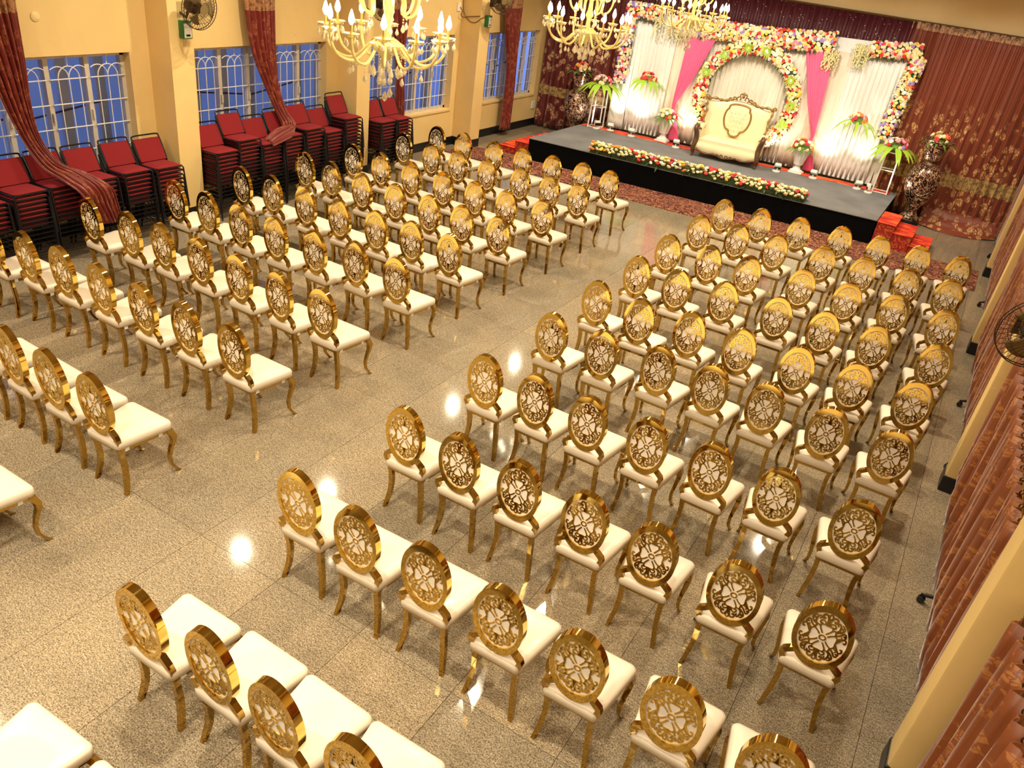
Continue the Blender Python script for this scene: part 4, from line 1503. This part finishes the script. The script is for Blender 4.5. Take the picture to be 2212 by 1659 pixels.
# white stands with bouquets
def flower_stand(x, y, rot, label, sd, h):
    t = thing('flower_stand', label, 'stand', (x, y, SH), rot, 'white flower stands')
    w, d = 0.13, 0.12
    for sx in (-1, 1):
        for sy in (-1, 1):
            MB().rectsweep([((sx * w, sy * d, 0.0), (0.011, 0, 0), (0, 0.011, 0)), ((sx * w * 0.86, sy * d * 0.86, h), (0.011, 0, 0), (0, 0.011, 0))]).build('leg', M['white_metal'], t)
    for z in (0.004, 0.42, h - 0.02):
        f = 1 - 0.14 * z / h
        for (a, b_) in (((-w, -d), (w, -d)), ((w, -d), (w, d)), ((w, d), (-w, d)), ((-w, d), (-w, -d))):
            dv = Vector((b_[0] - a[0], b_[1] - a[1], 0)).normalized() * 0
            MB().tube([(a[0] * f, a[1] * f, z + 0.01), (b_[0] * f, b_[1] * f, z + 0.01)], 0.010, 6).build('rail', M['white_metal'], t)
    b = thing('bouquet', label.replace('white stand', 'rose and fern bouquet').replace('white metal stand', 'rose and fern bouquet') + ' top', 'bouquet', (x, y, SH + h), 0, 'bouquets on the white stands')
    MB().lathe([(0.06, 0.0), (0.10, 0.06), (0.11, 0.09)], 14).build('bowl', M['leaf_dark'], b, smooth=True)
    bouquet(b, (0, 0, 0.11), 0.19, 26, {'red': 24, 'cream': 30, 'pink': 20, 'white': 16, 'purple': 10}, sd, 0.42, 18, 'leaf_lime', 0.085, 0.95)


flower_stand(-3.66, 11.12, 0.1, 'white stand by the burgundy curtain', 91, 0.80)
flower_stand(2.14, 11.74, 0.1, 'white stand beside the tall vase near the steps', 92, 0.76)


# stone urns with flowers
def urn(x, y, label, sd):
    t = thing('urn', label, 'urn', (x, y, SH), 0, 'white urns')
    prof = [(0.12, 0.0), (0.125, 0.03), (0.085, 0.05), (0.055, 0.09), (0.05, 0.12), (0.09, 0.15), (0.095, 0.18), (0.10, 0.20), (0.125, 0.30), (0.15, 0.42), (0.165, 0.44), (0.165, 0.455), (0.14, 0.452)]
    mb = MB()
    n = 24
    vs = []
    for r, z in prof:
        for j in range(n):
            fl = 1 + (0.03 if (j % 2 and 0.2 < z < 0.43) else 0)
            vs.append((r * fl * math.cos(2 * PI * j / n), r * fl * math.sin(2 * PI * j / n), z + 0.02))
    fs = [(i * n + j, i * n + (j + 1) % n, (i + 1) * n + (j + 1) % n, (i + 1) * n + j) for i in range(len(prof) - 1) for j in range(n)]
    fs.append(tuple((len(prof) - 1) * n + j for j in range(n)))
    mb.add(vs, fs)
    mb.build('body', M['stone'], t, smooth=True)
    MB().bevbox(-0.13, 0.13, -0.13, 0.13, 0.0, 0.03, 0.006).build('plinth', M['stone'], t)
    b = thing('bouquet', label.replace('white stone urn', 'mound of cream roses in the urn'), 'bouquet', (x, y, SH + 0.47), 0, 'mounds of roses in the urns')
    bouquet(b, (0, 0, 0.03), 0.20, 28, {'cream': 55, 'white': 15, 'orange': 18, 'red': 12}, sd, 0.22, 20, 'leaf', 0.035, 1.1)


urn(-2.22, 11.40, 'white stone urn at the window end of the sofa', 93)
urn(0.56, 11.60, 'white stone urn at the steps end of the sofa', 94)


# tall bronze relief vases
def vase(x, y, label, sd, s):
    t = thing('floor_vase', label, 'vase', (x, y, 0), sd, 'tall bronze vases')
    prof = [(0.17, 0.10), (0.175, 0.14), (0.12, 0.20), (0.09, 0.27), (0.11, 0.34), (0.16, 0.42), (0.24, 0.56), (0.285, 0.70), (0.295, 0.80), (0.28, 0.92), (0.22, 1.04), (0.14, 1.12)]
    prof = [(r * s, z * s) for r, z in prof]
    MB().lathe([(0.20 * s, 0.0), (0.20 * s, 0.05 * s), (0.185 * s, 0.055 * s), (0.185 * s, 0.09 * s), (0.17 * s, 0.10 * s)], 28).build('foot', M['black_paint'], t, smooth=True)
    pp = [tuple((q.x, q.z)) for q in smooth_path([(r, 0, z) for r, z in prof], 3)]
    MB().lathe(pp, 32).build('body', M['bronze'], t, smooth=True)
    MB().lathe([(0.14 * s, 1.12 * s), (0.105 * s, 1.15 * s), (0.10 * s, 1.18 * s), (0.13 * s, 1.20 * s)], 28).build('neck', M['sofa_dark'], t, smooth=True)
    bw = [(0.12, 1.20), (0.16, 1.28), (0.195, 1.40), (0.225, 1.50), (0.26, 1.545), (0.262, 1.555), (0.22, 1.55)]
    MB().lathe([(r * s, z * s) for r, z in bw], 32).build('bowl', M['bronze'], t, smooth=True)
    MB().tube([(0.262 * s * math.cos(2 * PI * i / 28), 0.262 * s * math.sin(2 * PI * i / 28), 1.552 * s) for i in range(28)], 0.012, 6, closed=True).build('rim', M['bronze'], t, smooth=True)
    b = thing('bouquet', label.replace('tall bronze relief vase', 'roses and ferns in the bronze vase'), 'bouquet', (x, y, 1.55 * s), 0, 'roses on the bronze vases')
    bouquet(b, (0, 0, 0.02), 0.16, 20, {'red': 22, 'cream': 34, 'orange': 34, 'yellow': 10}, int(sd * 10) + 95, 0.26, 12, 'leaf', 0.05, 1.5)


vase(-4.30, 11.38, 'tall bronze relief vase by the burgundy curtain', 0.3, 0.93)
vase(2.80, 11.66, 'tall bronze relief vase beside the red steps', 1.7, 1.0)

# ================================================================== sofa
sofa = thing('sofa', 'ornate two-seat sofa with ivory leather and carved gilt frame', 'sofa', (-0.73, 10.93, SH), math.atan(0.13))
# local: x along, -y to the audience; front feet at y = 0
hw = 0.66
M_ = M['sofa_leather']
cush = MB()


def cu(u, v):
    x = -0.57 + 1.14 * u
    y = -0.02 + 0.56 * v
    e = min(u * 1.1, (1 - u) * 1.1, v * 0.6, (1 - v) * 0.6)
    return (x, y, 0.345 + 0.055 * (1 - math.exp(-e * 18)))


cush.grid(cu, 26, 12)
cush.box(-0.57, 0.57, -0.02, 0.54, 0.275, 0.346)
cush.build('seat_cushion', M_, sofa, smooth=True)
base = MB()


def sb(u, v):       # bulging front of the base, scalloped lower edge
    x = -0.59 + 1.18 * u
    z1_ = 0.275
    z0_ = 0.145 - 0.045 * math.sin(PI * u) + 0.012 * math.cos(u * 6 * PI)
    return (x, -0.045 - 0.02 * math.sin(PI * v), z0_ + (z1_ - z0_) * v)


base.grid(sb, 30, 4)
base.box(-0.59, 0.59, -0.04, 0.55, 0.17, 0.275)
base.build('seat_base', M_, sofa, smooth=True)
bk = MB()


def top_z(x):
    return 1.02 + 0.035 * math.cos(x * 5.2)


def bkf(u, v):
    x = -0.62 + 1.24 * u
    z = 0.33 + (top_z(x) - 0.33) * v
    lean = 0.50 + 0.10 * v
    puff = 0.05 * (1 - (2 * u - 1) ** 4) * (1 - (2 * v - 1) ** 4)
    wing = 0.13 * abs(2 * u - 1) ** 3
    return (x, lean - puff - wing, z)


bk.grid(bkf, 30, 16)
bk.grid(lambda u, v: (0.62 - 1.24 * u, 0.62 + 0.06 * v - 0.10 * abs(2 * u - 1) ** 3, 0.20 + (top_z(0.62 - 1.24 * u) - 0.20) * v), 20, 6)
bk.build('backrest', M_, sofa, smooth='all')
# tufted medallion in the middle of the back
med_out = []
nm = 64
half = [(0.0, 0.30), (0.10, 0.295), (0.19, 0.265), (0.205, 0.20), (0.235, 0.165), (0.255, 0.08), (0.25, -0.02), (0.215, -0.12), (0.17, -0.175), (0.115, -0.195), (0.10, -0.25), (0.05, -0.29), (0.0, -0.295)]
full = [(x, 0, z) for x, z in half] + [(-x, 0, z) for x, z in half[-2:0:-1]]
full.append(full[0])
med_out = [(q.x, 0.72 + q.z) for q in smooth_path(full, 3)][:-1]
nm = len(med_out)


def back_y(z):
    return 0.50 + 0.10 * (z - 0.33) / 0.70 - 0.062


md_ = MB()
vs = []
lv = [1.0, 0.9, 0.72, 0.5, 0.25, 0.02]
for s in lv:
    for (x, z) in med_out:
        zz = 0.72 + (z - 0.72) * s
        xx = x * s
        tuft = 0.010 * (math.cos(xx * 62) * math.cos((zz - 0.70) * 50)) * (1 if s < 0.75 else 0)
        vs.append((xx, back_y(zz) - 0.03 * (1 - s * s) - tuft, zz))
fs = [(q * nm + i, q * nm + (i + 1) % nm, (q + 1) * nm + (i + 1) % nm, (q + 1) * nm + i) for q in range(len(lv) - 1) for i in range(nm)]
md_.add(vs, fs)
medal = md_.build('medallion', M_, sofa, smooth='all', fix=True)
MB().tube([(x, back_y(z) - 0.004, z) for x, z in med_out], 0.017, 8, closed=True).build('medallion_frame', M['sofa_gold'], medal, smooth=True)
for r_ in range(5):
    for c_ in range(5 - (r_ == 4) * 2):
        nn = 5 - (r_ == 4) * 2
        x, z = (c_ - (nn - 1) / 2) * 0.062, 0.86 - r_ * 0.078
        MB().ball((x, back_y(z) - 0.034, z), 0.009, 8, 5).build('button', M_, medal, smooth=True)
# carved gilt frame: top rail, crest, side posts
rail = MB()
for s in (-1, 1):
    pts = smooth_path([(s * 0.63, 0.47, 1.03), (s * 0.52, 0.55, 1.055), (s * 0.40, 0.58, 1.035), (s * 0.28, 0.59, 1.05), (s * 0.16, 0.595, 1.10)], 6)
    rail.tube(pts, [0.022 + 0.008 * math.sin(i * 1.2) for i in range(len(pts))], 8)
rail.build('top_rail', M['sofa_gold'], sofa, smooth=True)
crest = MB()
for s in (-1, 1):
    for (cx, cz, r, a0, a1) in ((0.07, 1.115, 0.052, -1.0, 4.2), (0.155, 1.10, 0.042, -0.6, 4.4), (0.235, 1.075, 0.034, -0.4, 4.0), (0.04, 1.19, 0.03, -1.2, 3.0)):
        pts = [(s * (cx + r * (1 - 0.05 * i) * math.cos(a0 + (a1 - a0) * i / 12)), 0.595, cz + r * (1 - 0.05 * i) * math.sin(a0 + (a1 - a0) * i / 12)) for i in range(13)]
        crest.tube(pts, 0.012, 6)
crest.ball((0, 0.595, 1.165), 0.03, 8, 6, 1.2)
for a in (-0.7, 0, 0.7):
    crest.tube([(0, 0.595, 1.17), (0.05 * math.sin(a), 0.595, 1.17 + 0.085 * math.cos(a))], [0.02, 0.005], 6)
crest.build('crest', M['sofa_gold'], sofa, smooth=True)
for s in (-1, 1):
    p_ = MB()
    pts = smooth_path([(s * 0.60, 0.34, 0.58), (s * 0.625, 0.36, 0.70), (s * 0.605, 0.40, 0.82), (s * 0.635, 0.44, 0.94), (s * 0.64, 0.47, 1.04)], 5)
    p_.tube(pts, [0.020 + 0.006 * math.sin(i * 1.3) for i in range(len(pts))], 8)
    p_.ball((s * 0.655, 0.465, 1.065), 0.045, 10, 8, 0.9)
    p_.build('back_post', M['sofa_gold'], sofa, smooth=True)
    # padded arm
    a_ = MB()

    def arm(u, v, s=s):
        y = 0.02 + 0.44 * u
        a = PI * 1.15 * v - 0.3
        zc = 0.50 + 0.06 * u
        return (s * (0.60 + 0.052 * math.cos(a)), y, zc + 0.055 * math.sin(a))
    a_.grid(arm, 8, 10)
    a_.box(min(s * 0.555, s * 0.645), max(s * 0.555, s * 0.645), 0.02, 0.50, 0.19, 0.50)
    a_.build('arm', M_, sofa, smooth=True, fix=True)
    # carved front post running down into the foot
    f_ = MB()
    path = smooth_path([(s * 0.632, 0.03, 0.575), (s * 0.655, -0.03, 0.565), (s * 0.648, -0.055, 0.52), (s * 0.625, -0.035, 0.44), (s * 0.61, -0.03, 0.34), (s * 0.62, -0.055, 0.24), (s * 0.635, -0.06, 0.16), (s * 0.622, -0.035, 0.08), (s * 0.63, -0.055, 0.02), (s * 0.64, -0.085, 0.016)], 5)
    k = len(path)
    rad = [0.034 + 0.016 * math.sin(PI * (i / k) * 1.1 + 0.2) - 0.018 * max(0, (i / k - 0.7) / 0.3) for i in range(k)]
    f_.tube(path, rad, 9)
    f_.ball((s * 0.645, -0.03, 0.575), 0.045, 10, 8)
    f_.build('front_leg', M['sofa_dark'], sofa, smooth=True)
    MB().rectsweep([((s * 0.56, 0.55, 0.2), (0.025, 0, 0), (0, 0.025, 0)), ((s * 0.58, 0.60, 0.0), (0.018, 0, 0), (0, 0.018, 0))]).build('rear_leg', M['sofa_dark'], sofa)
ap = MB()
pts = [(x, -0.065, 0.135 - 0.045 * math.sin(PI * (x + 0.6) / 1.2) + 0.014 * math.cos((x + 0.6) / 1.2 * 6 * PI)) for x in [-0.60 + 1.2 * i / 48 for i in range(49)]]
ap.tube(pts, [0.019 + 0.006 * math.sin(i * 0.9) for i in range(49)], 8)
for s in (-1, 1):
    for (cx, r) in ((0.05, 0.03), (0.13, 0.024), (0.22, 0.02)):
        ap.tube([(s * (cx + r * math.cos(-0.5 + i * 0.45)), -0.075, 0.105 + r * math.sin(-0.5 + i * 0.45)) for i in range(11)], 0.008, 6)
ap.build('apron', M['sofa_dark'], sofa, smooth=True)

# ================================================================== stage uplighters
SPOTS = [(-3.58, 11.00, 'by the white stand, window end', (-4.3, 11.5, 0.9)), (-3.30, 11.12, 'below the garland, window end', (-3.35, 11.52, 1.9)), (-2.80, 11.10, 'before the white drape, window end', (-2.85, 11.6, 1.6)), (-1.80, 11.10, 'between the urn and sofa, window end', (-1.9, 11.7, 1.5)),
         (0.26, 11.24, 'between the sofa and urn, steps end', (-0.1, 11.85, 1.6)), (0.93, 11.46, 'beside the urn, steps end', (1.0, 12.0, 1.7)), (1.76, 11.50, 'before the white drape, steps end', (1.5, 12.05, 2.1)), (1.98, 11.42, 'by the white stand, steps end', (2.75, 11.6, 1.1))]
for x, y, w, tgt in SPOTS:
    d = Vector(tgt) - Vector((x, y, SH + 0.09))
    rz = math.atan2(d.y, d.x) - PI / 2
    el = math.atan2(d.z, math.hypot(d.x, d.y))
    t = thing('uplighter', 'small white uplighter with black face, ' + w, 'light', (x, y, SH), rz + PI * 0.0, 'stage uplighters')
    MB().lathe([(0.075, 0.0), (0.078, 0.02), (0.06, 0.03), (0.02, 0.035)], 18).build('base', M['white_plastic'], t, smooth=True)
    MB().tube([(0, -0.03, 0.03), (0, -0.035, 0.09)], 0.012, 6).build('bracket', M['white_plastic'], t)
    R_ = Matrix.Translation((0, -0.01, 0.115)) @ Matrix.Rotation(el - 0.5, 4, 'X')
    hb = MB().bevbox(-0.062, 0.062, -0.045, 0.03, -0.055, 0.055, 0.012)
    hb.xf(R_)
    head = hb.build('head', M['white_plastic'], t, smooth=True)
    fc = MB().box(-0.05, 0.05, 0.031, 0.034, -0.045, 0.045)
    fc.box(-0.064, 0.064, -0.046, -0.028, -0.045, 0.012)
    fc.xf(R_)
    fc.build('black_band', M['black_lens'], head)
    la = bpy.data.lights.new('uplight', 'SPOT')
    la.energy = STAGE_W
    la.color = (1.0, 0.90, 0.72)
    la.spot_size = math.radians(82)
    la.spot_blend = 0.7
    la.shadow_soft_size = 0.04
    lo = link('lamp', la, t)
    lo.location = (0, 0.055, 0.14)
    lo.rotation_euler = (PI / 2 + el, 0, 0)

# ================================================================== chandeliers
def chandelier_meshes():
    ms = {}
    # S-shaped glass arm in the xz plane; ends in a cup at radius r
    def arm(r, dz):
        pts = smooth_path([(0.05, 0, 0.06), (0.14, 0, 0.0), (0.27 * r / 0.5, 0, -0.115), (0.40 * r / 0.5, 0, -0.10), (0.475 * r / 0.5, 0, -0.02), (r, 0, 0.085)], 4)
        return MB().tube(pts, 0.0125, 7)
    ms['arm'] = arm(0.5, 0).mesh('arm', M['crystal'], smooth=True)
    ms['arm_s'] = arm(0.27, 0).mesh('arm', M['crystal'], smooth=True)
    cup = MB()
    n = 12
    prof = [(0.012, 0.0), (0.03, 0.008), (0.058, 0.022), (0.064, 0.034)]
    vs = []
    for q, (r, z) in enumerate(prof):
        for j in range(n):
            f = 1 + (0.12 if (q == 3 and j % 2) else 0)
            vs.append((r * f * math.cos(2 * PI * j / n), r * f * math.sin(2 * PI * j / n), z))
    cup.add(vs, [(i * n + j, i * n + (j + 1) % n, (i + 1) * n + (j + 1) % n, (i + 1) * n + j) for i in range(3) for j in range(n)])
    cup.add([(0.03 * math.cos(2 * PI * j / 8), 0.03 * math.sin(2 * PI * j / 8), 0.012) for j in range(8)], [tuple(range(8))])
    ms['cup'] = cup.mesh('cup', M['crystal'], smooth=True)
    ms['candle'] = MB().lathe([(0.0115, 0.01), (0.0115, 0.095)], 8).mesh('candle', M['candle'], smooth=True)
    ms['bulb'] = MB().lathe([(0.008, 0.095), (0.021, 0.115), (0.024, 0.135), (0.016, 0.165), (0.006, 0.195), (0.001, 0.205)], 8).mesh('bulb', M['bulb'], smooth=True)
    # pendant drop on a short bead chain
    def drop(L, s):
        mb = MB()
        k = max(1, int(L / 0.022))
        for i in range(k):
            mb.ball((0, 0, -0.011 - i * 0.022), 0.0085, 6, 4)
        mb.lathe([(0.0008, -L), (0.008 * s, -L - 0.012 * s), (0.021 * s, -L - 0.045 * s), (0.019 * s, -L - 0.06 * s), (0.0008, -L - 0.078 * s)], 8)
        return mb.mesh('pendant', M['drop'], smooth=True)
    ms['drop_short'] = drop(0.03, 0.8)
    ms['drop_mid'] = drop(0.07, 0.9)
    ms['drop_long'] = drop(0.15, 1.1)
    ms['drop_xl'] = drop(0.24, 1.15)
    return ms


CH = chandelier_meshes()


def chandelier(x, y, z, label, rot):
    t = thing('chandelier', label, 'chandelier', (x, y, z), rot, 'crystal chandeliers')
    MB().tube([(0, 0, 0.80), (0, 0, CEIL - z)], 0.012, 8).build('rod', M['candle'], t, smooth=True)
    MB().lathe([(0.02, CEIL - z - 0.05), (0.07, CEIL - z - 0.03), (0.08, CEIL - z)], 16).build('ceiling_rose', M['candle'], t, smooth=True)
    MB().lathe([(0.012, -0.12), (0.05, -0.08), (0.13, -0.02), (0.15, 0.015), (0.09, 0.04), (0.03, 0.06), (0.025, 0.16), (0.05, 0.20), (0.03, 0.26), (0.025, 0.36), (0.06, 0.40), (0.09, 0.44), (0.03, 0.47), (0.022, 0.60), (0.055, 0.66), (0.03, 0.72), (0.014, 0.80)], 18).build('stem', M['crystal'], t, smooth=True)
    MB().lathe([(0.03, 0.55), (0.13, 0.60), (0.17, 0.645), (0.165, 0.65), (0.10, 0.62)], 18, cap=False).build('upper_bowl', M['crystal'], t, smooth=True)
    for tier, (n, r, dz, am) in enumerate(((12, 0.5, 0.0, 'arm'), (6, 0.27, 0.36, 'arm_s'))):
        for i in range(n):
            a = 2 * PI * i / n + (0.2 if tier else 0)
            o = link('arm', CH[am], t)
            o.location = (0, 0, dz)
            o.rotation_euler = (0, 0, a)
            for nm in ('cup', 'candle', 'bulb'):
                q = link(nm, CH[nm], o)
                q.location = (r, 0, 0.085)
            for (px, pz, dm, ang) in ((r + 0.055, 0.112, 'drop_short', 0), (r - 0.055, 0.112, 'drop_short', 0), (r * 0.6, -0.125, 'drop_mid' if i % 2 else 'drop_short', 0)):
                q = link('pendant', CH[dm], o)
                q.location = (px, 0, pz)
            for s in (-1, 1):
                q = link('pendant', CH['drop_short'], o)
                q.location = (r, 0.055 * s, 0.112)
    for i in range(10):
        a = 2 * PI * i / 10
        q = link('pendant', CH['drop_long'], t)
        q.location = (0.125 * math.cos(a), 0.125 * math.sin(a), -0.01)
    for i in range(5):
        a = 2 * PI * i / 5
        q = link('pendant', CH['drop_xl' if i == 0 else 'drop_long'], t)
        q.location = (0.05 * math.cos(a), 0.05 * math.sin(a), -0.08)
    for i in range(8):
        a = 2 * PI * i / 8
        q = link('pendant', CH['drop_mid'], t)
        q.location = (0.165 * math.cos(a), 0.165 * math.sin(a), 0.645)
    q = link('pendant', CH['drop_xl'], t)
    q.location = (0, 0, -0.12)


chandelier(-1.03, 0.78, 2.90, 'large crystal chandelier hanging over the window side chairs', 0.1)
chandelier(-1.14, 4.75, 2.87, 'crystal chandelier hanging between the other two', 0.3)
chandelier(-0.96, 7.95, 3.00, 'crystal chandelier hanging nearest the stage', 0.2)


# ================================================================== wall fans
def fan(loc, rotz, tilt, label, with_box=None, r=0.27):
    t = thing('wall_fan', label, 'fan', loc, rotz, 'wall fans')
    # local: mounted on a wall behind (+y), blows towards -y
    T_ = Matrix.Rotation(tilt, 4, 'X')
    MB().box(-0.05, 0.05, 0.26, 0.285, -0.16, 0.02).build('wall_plate', M['fan_metal'], t)
    MB().tube([(0, 0.27, -0.10), (0, 0.16, -0.14), (0, 0.12, -0.05), (0, 0.11, 0.0)], 0.016, 7).build('arm', M['fan_metal'], t, smooth=True)
    mo = MB().lathe([(0.03, -0.13), (0.07, -0.11), (0.085, -0.04), (0.08, 0.03), (0.05, 0.05)], 16)
    mo.xf(T_ @ Matrix.Rotation(PI / 2, 4, 'X'))
    mo.build('motor', M['fan_metal'], t, smooth=True)
    for k in range(3):
        b_ = MB()

        def bl(u, v, k=k):
            a = 2 * PI * k / 3 + (u - 0.5) * 1.25 * (0.65 + 0.35 * v)
            rr_ = 0.05 + (r * 0.80 - 0.05) * v
            return (rr_ * math.cos(a), -0.085 + 0.05 * (u - 0.5), rr_ * math.sin(a))
        b_.grid(bl, 6, 5)
        b_.xf(T_)
        o = b_.build('blade', M['fan_blade'], t, smooth='all')
        md = o.modifiers.new('thickness', 'SOLIDIFY')
        md.thickness = 0.003
    for nm, yy, bulge in (('front_guard', -0.10, -0.06), ('rear_guard', -0.06, 0.07)):
        g = MB()
        for rr_ in (r, r * 0.66, r * 0.33):
            yq = yy + bulge * (1 - (rr_ / r) ** 2)
            g.tube([(rr_ * math.cos(2 * PI * i / 32), yq, rr_ * math.sin(2 * PI * i / 32)) for i in range(32)], 0.005 if rr_ == r else 0.0025, 5, closed=True)
        for i in range(36):
            a = 2 * PI * i / 36
            g.tube([(q * r * math.cos(a), yy + bulge * (1 - q * q), q * r * math.sin(a)) for q in (0.2, 0.5, 0.8, 1.0)], 0.0022, 4)
        g.xf(T_)
        g.build(nm, M['fan_metal'], t, smooth=True)
    hb = MB().lathe([(0.055, -0.162), (0.055, -0.152)], 16)
    hb.xf(T_ @ Matrix.Rotation(PI / 2, 4, 'X') @ Matrix.Scale(-1, 4, (0, 0, 1)))
    hb.build('badge', M['fan_blade'], t, smooth=True)


def regulator(y, z, label):
    t = thing('fan_regulator', label, 'box', (-5.10, y, z), 0, 'green fan regulator boxes')
    MB().bevbox(0.0, 0.085, -0.065, 0.065, -0.10, 0.10, 0.008).build('case', M['green_box'], t, smooth=True)
    f = MB().box(0.085, 0.088, -0.052, 0.052, -0.088, 0.072).build('label_plate', M['white_plastic'], t)
    MB().box(0.088, 0.089, -0.028, 0.028, -0.07, -0.048).build('dark_sticker', M['black_lens'], f)
    MB().box(0.088, 0.089, -0.04, 0.04, 0.02, 0.034).build('printed_line', M['frame_beige'], f)
    MB().tube([(0.04, 0.065, -0.03), (0.05, 0.085, -0.035), (0.05, 0.09, -0.01)], 0.004, 5).build('switch', M['white_plastic'], t)


fan((-4.84, 1.97, 2.62), PI / 2, 0.10, 'brown caged wall fan on the pilaster by the near window', r=0.23)
fan((-4.84, 5.28, 2.66), PI / 2, 0.10, 'brown caged wall fan behind the large chandelier', r=0.23)
fan((-4.84, 8.64, 2.72), PI / 2 - 0.5, 0.12, 'brown caged wall fan on the pilaster nearest the stage', r=0.23)
fan((4.30, 2.05, 1.76), 0.25, 0.08, 'brown caged wall fan on the column on the curtain side', r=0.28)
regulator(1.99, 2.34, 'green regulator box under the fan by the near window')
regulator(8.66, 2.32, 'green regulator box under the fan nearest the stage')

# small fittings on the window wall
t = thing('switch_plate', 'small cream socket plate with looped cable by the far pilaster', 'socket', (-5.5, 8.30, 2.50))
MB().bevbox(0.001, 0.02, -0.05, 0.05, -0.07, 0.07, 0.004).build('plate', M['white_plastic'], t)
MB().tube([tuple(p) for p in smooth_path([(0.022, 0.03, 0.0), (0.05, 0.06, -0.06), (0.05, 0.03, -0.13), (0.06, 0.12, -0.17), (0.12, 0.13, -0.15), (0.39, 0.14, -0.10)], 5)], 0.007, 6).build('cable', M['cable'], t, smooth=True)
t = thing('wall_outlet', 'small white outlet low on the wall by the burgundy curtain', 'socket', (-5.5, 11.58, 0.46))
MB().bevbox(0.001, 0.025, -0.06, 0.06, -0.08, 0.08, 0.005).build('plate', M['white_plastic'], t)
t = thing('round_cover', 'round painted cover plate above the near window', 'cover', (-5.5, 0.46, 2.43))
c_ = MB().lathe([(0.05, 0.0), (0.05, 0.008), (0.045, 0.012)], 20)
c_.xf(Matrix.Rotation(PI / 2, 4, 'Y'))
c_.build('disc', M['wall_up'], t, smooth=True)
o = MB().tube([tuple(p) for p in smooth_path([(-5.495, 8.40, 4.2), (-5.49, 8.41, 3.2), (-5.47, 8.42, 2.5), (-5.35, 8.44, 2.30), (-5.2, 8.445, 2.28), (-5.095, 8.46, 2.36), (-5.07, 8.59, 2.40)], 5)], 0.006, 6).build('fan_cable', M['cable'], None, smooth=True)
tag(o, 'thin brown cable looping from the ceiling to the far regulator box', 'cable')
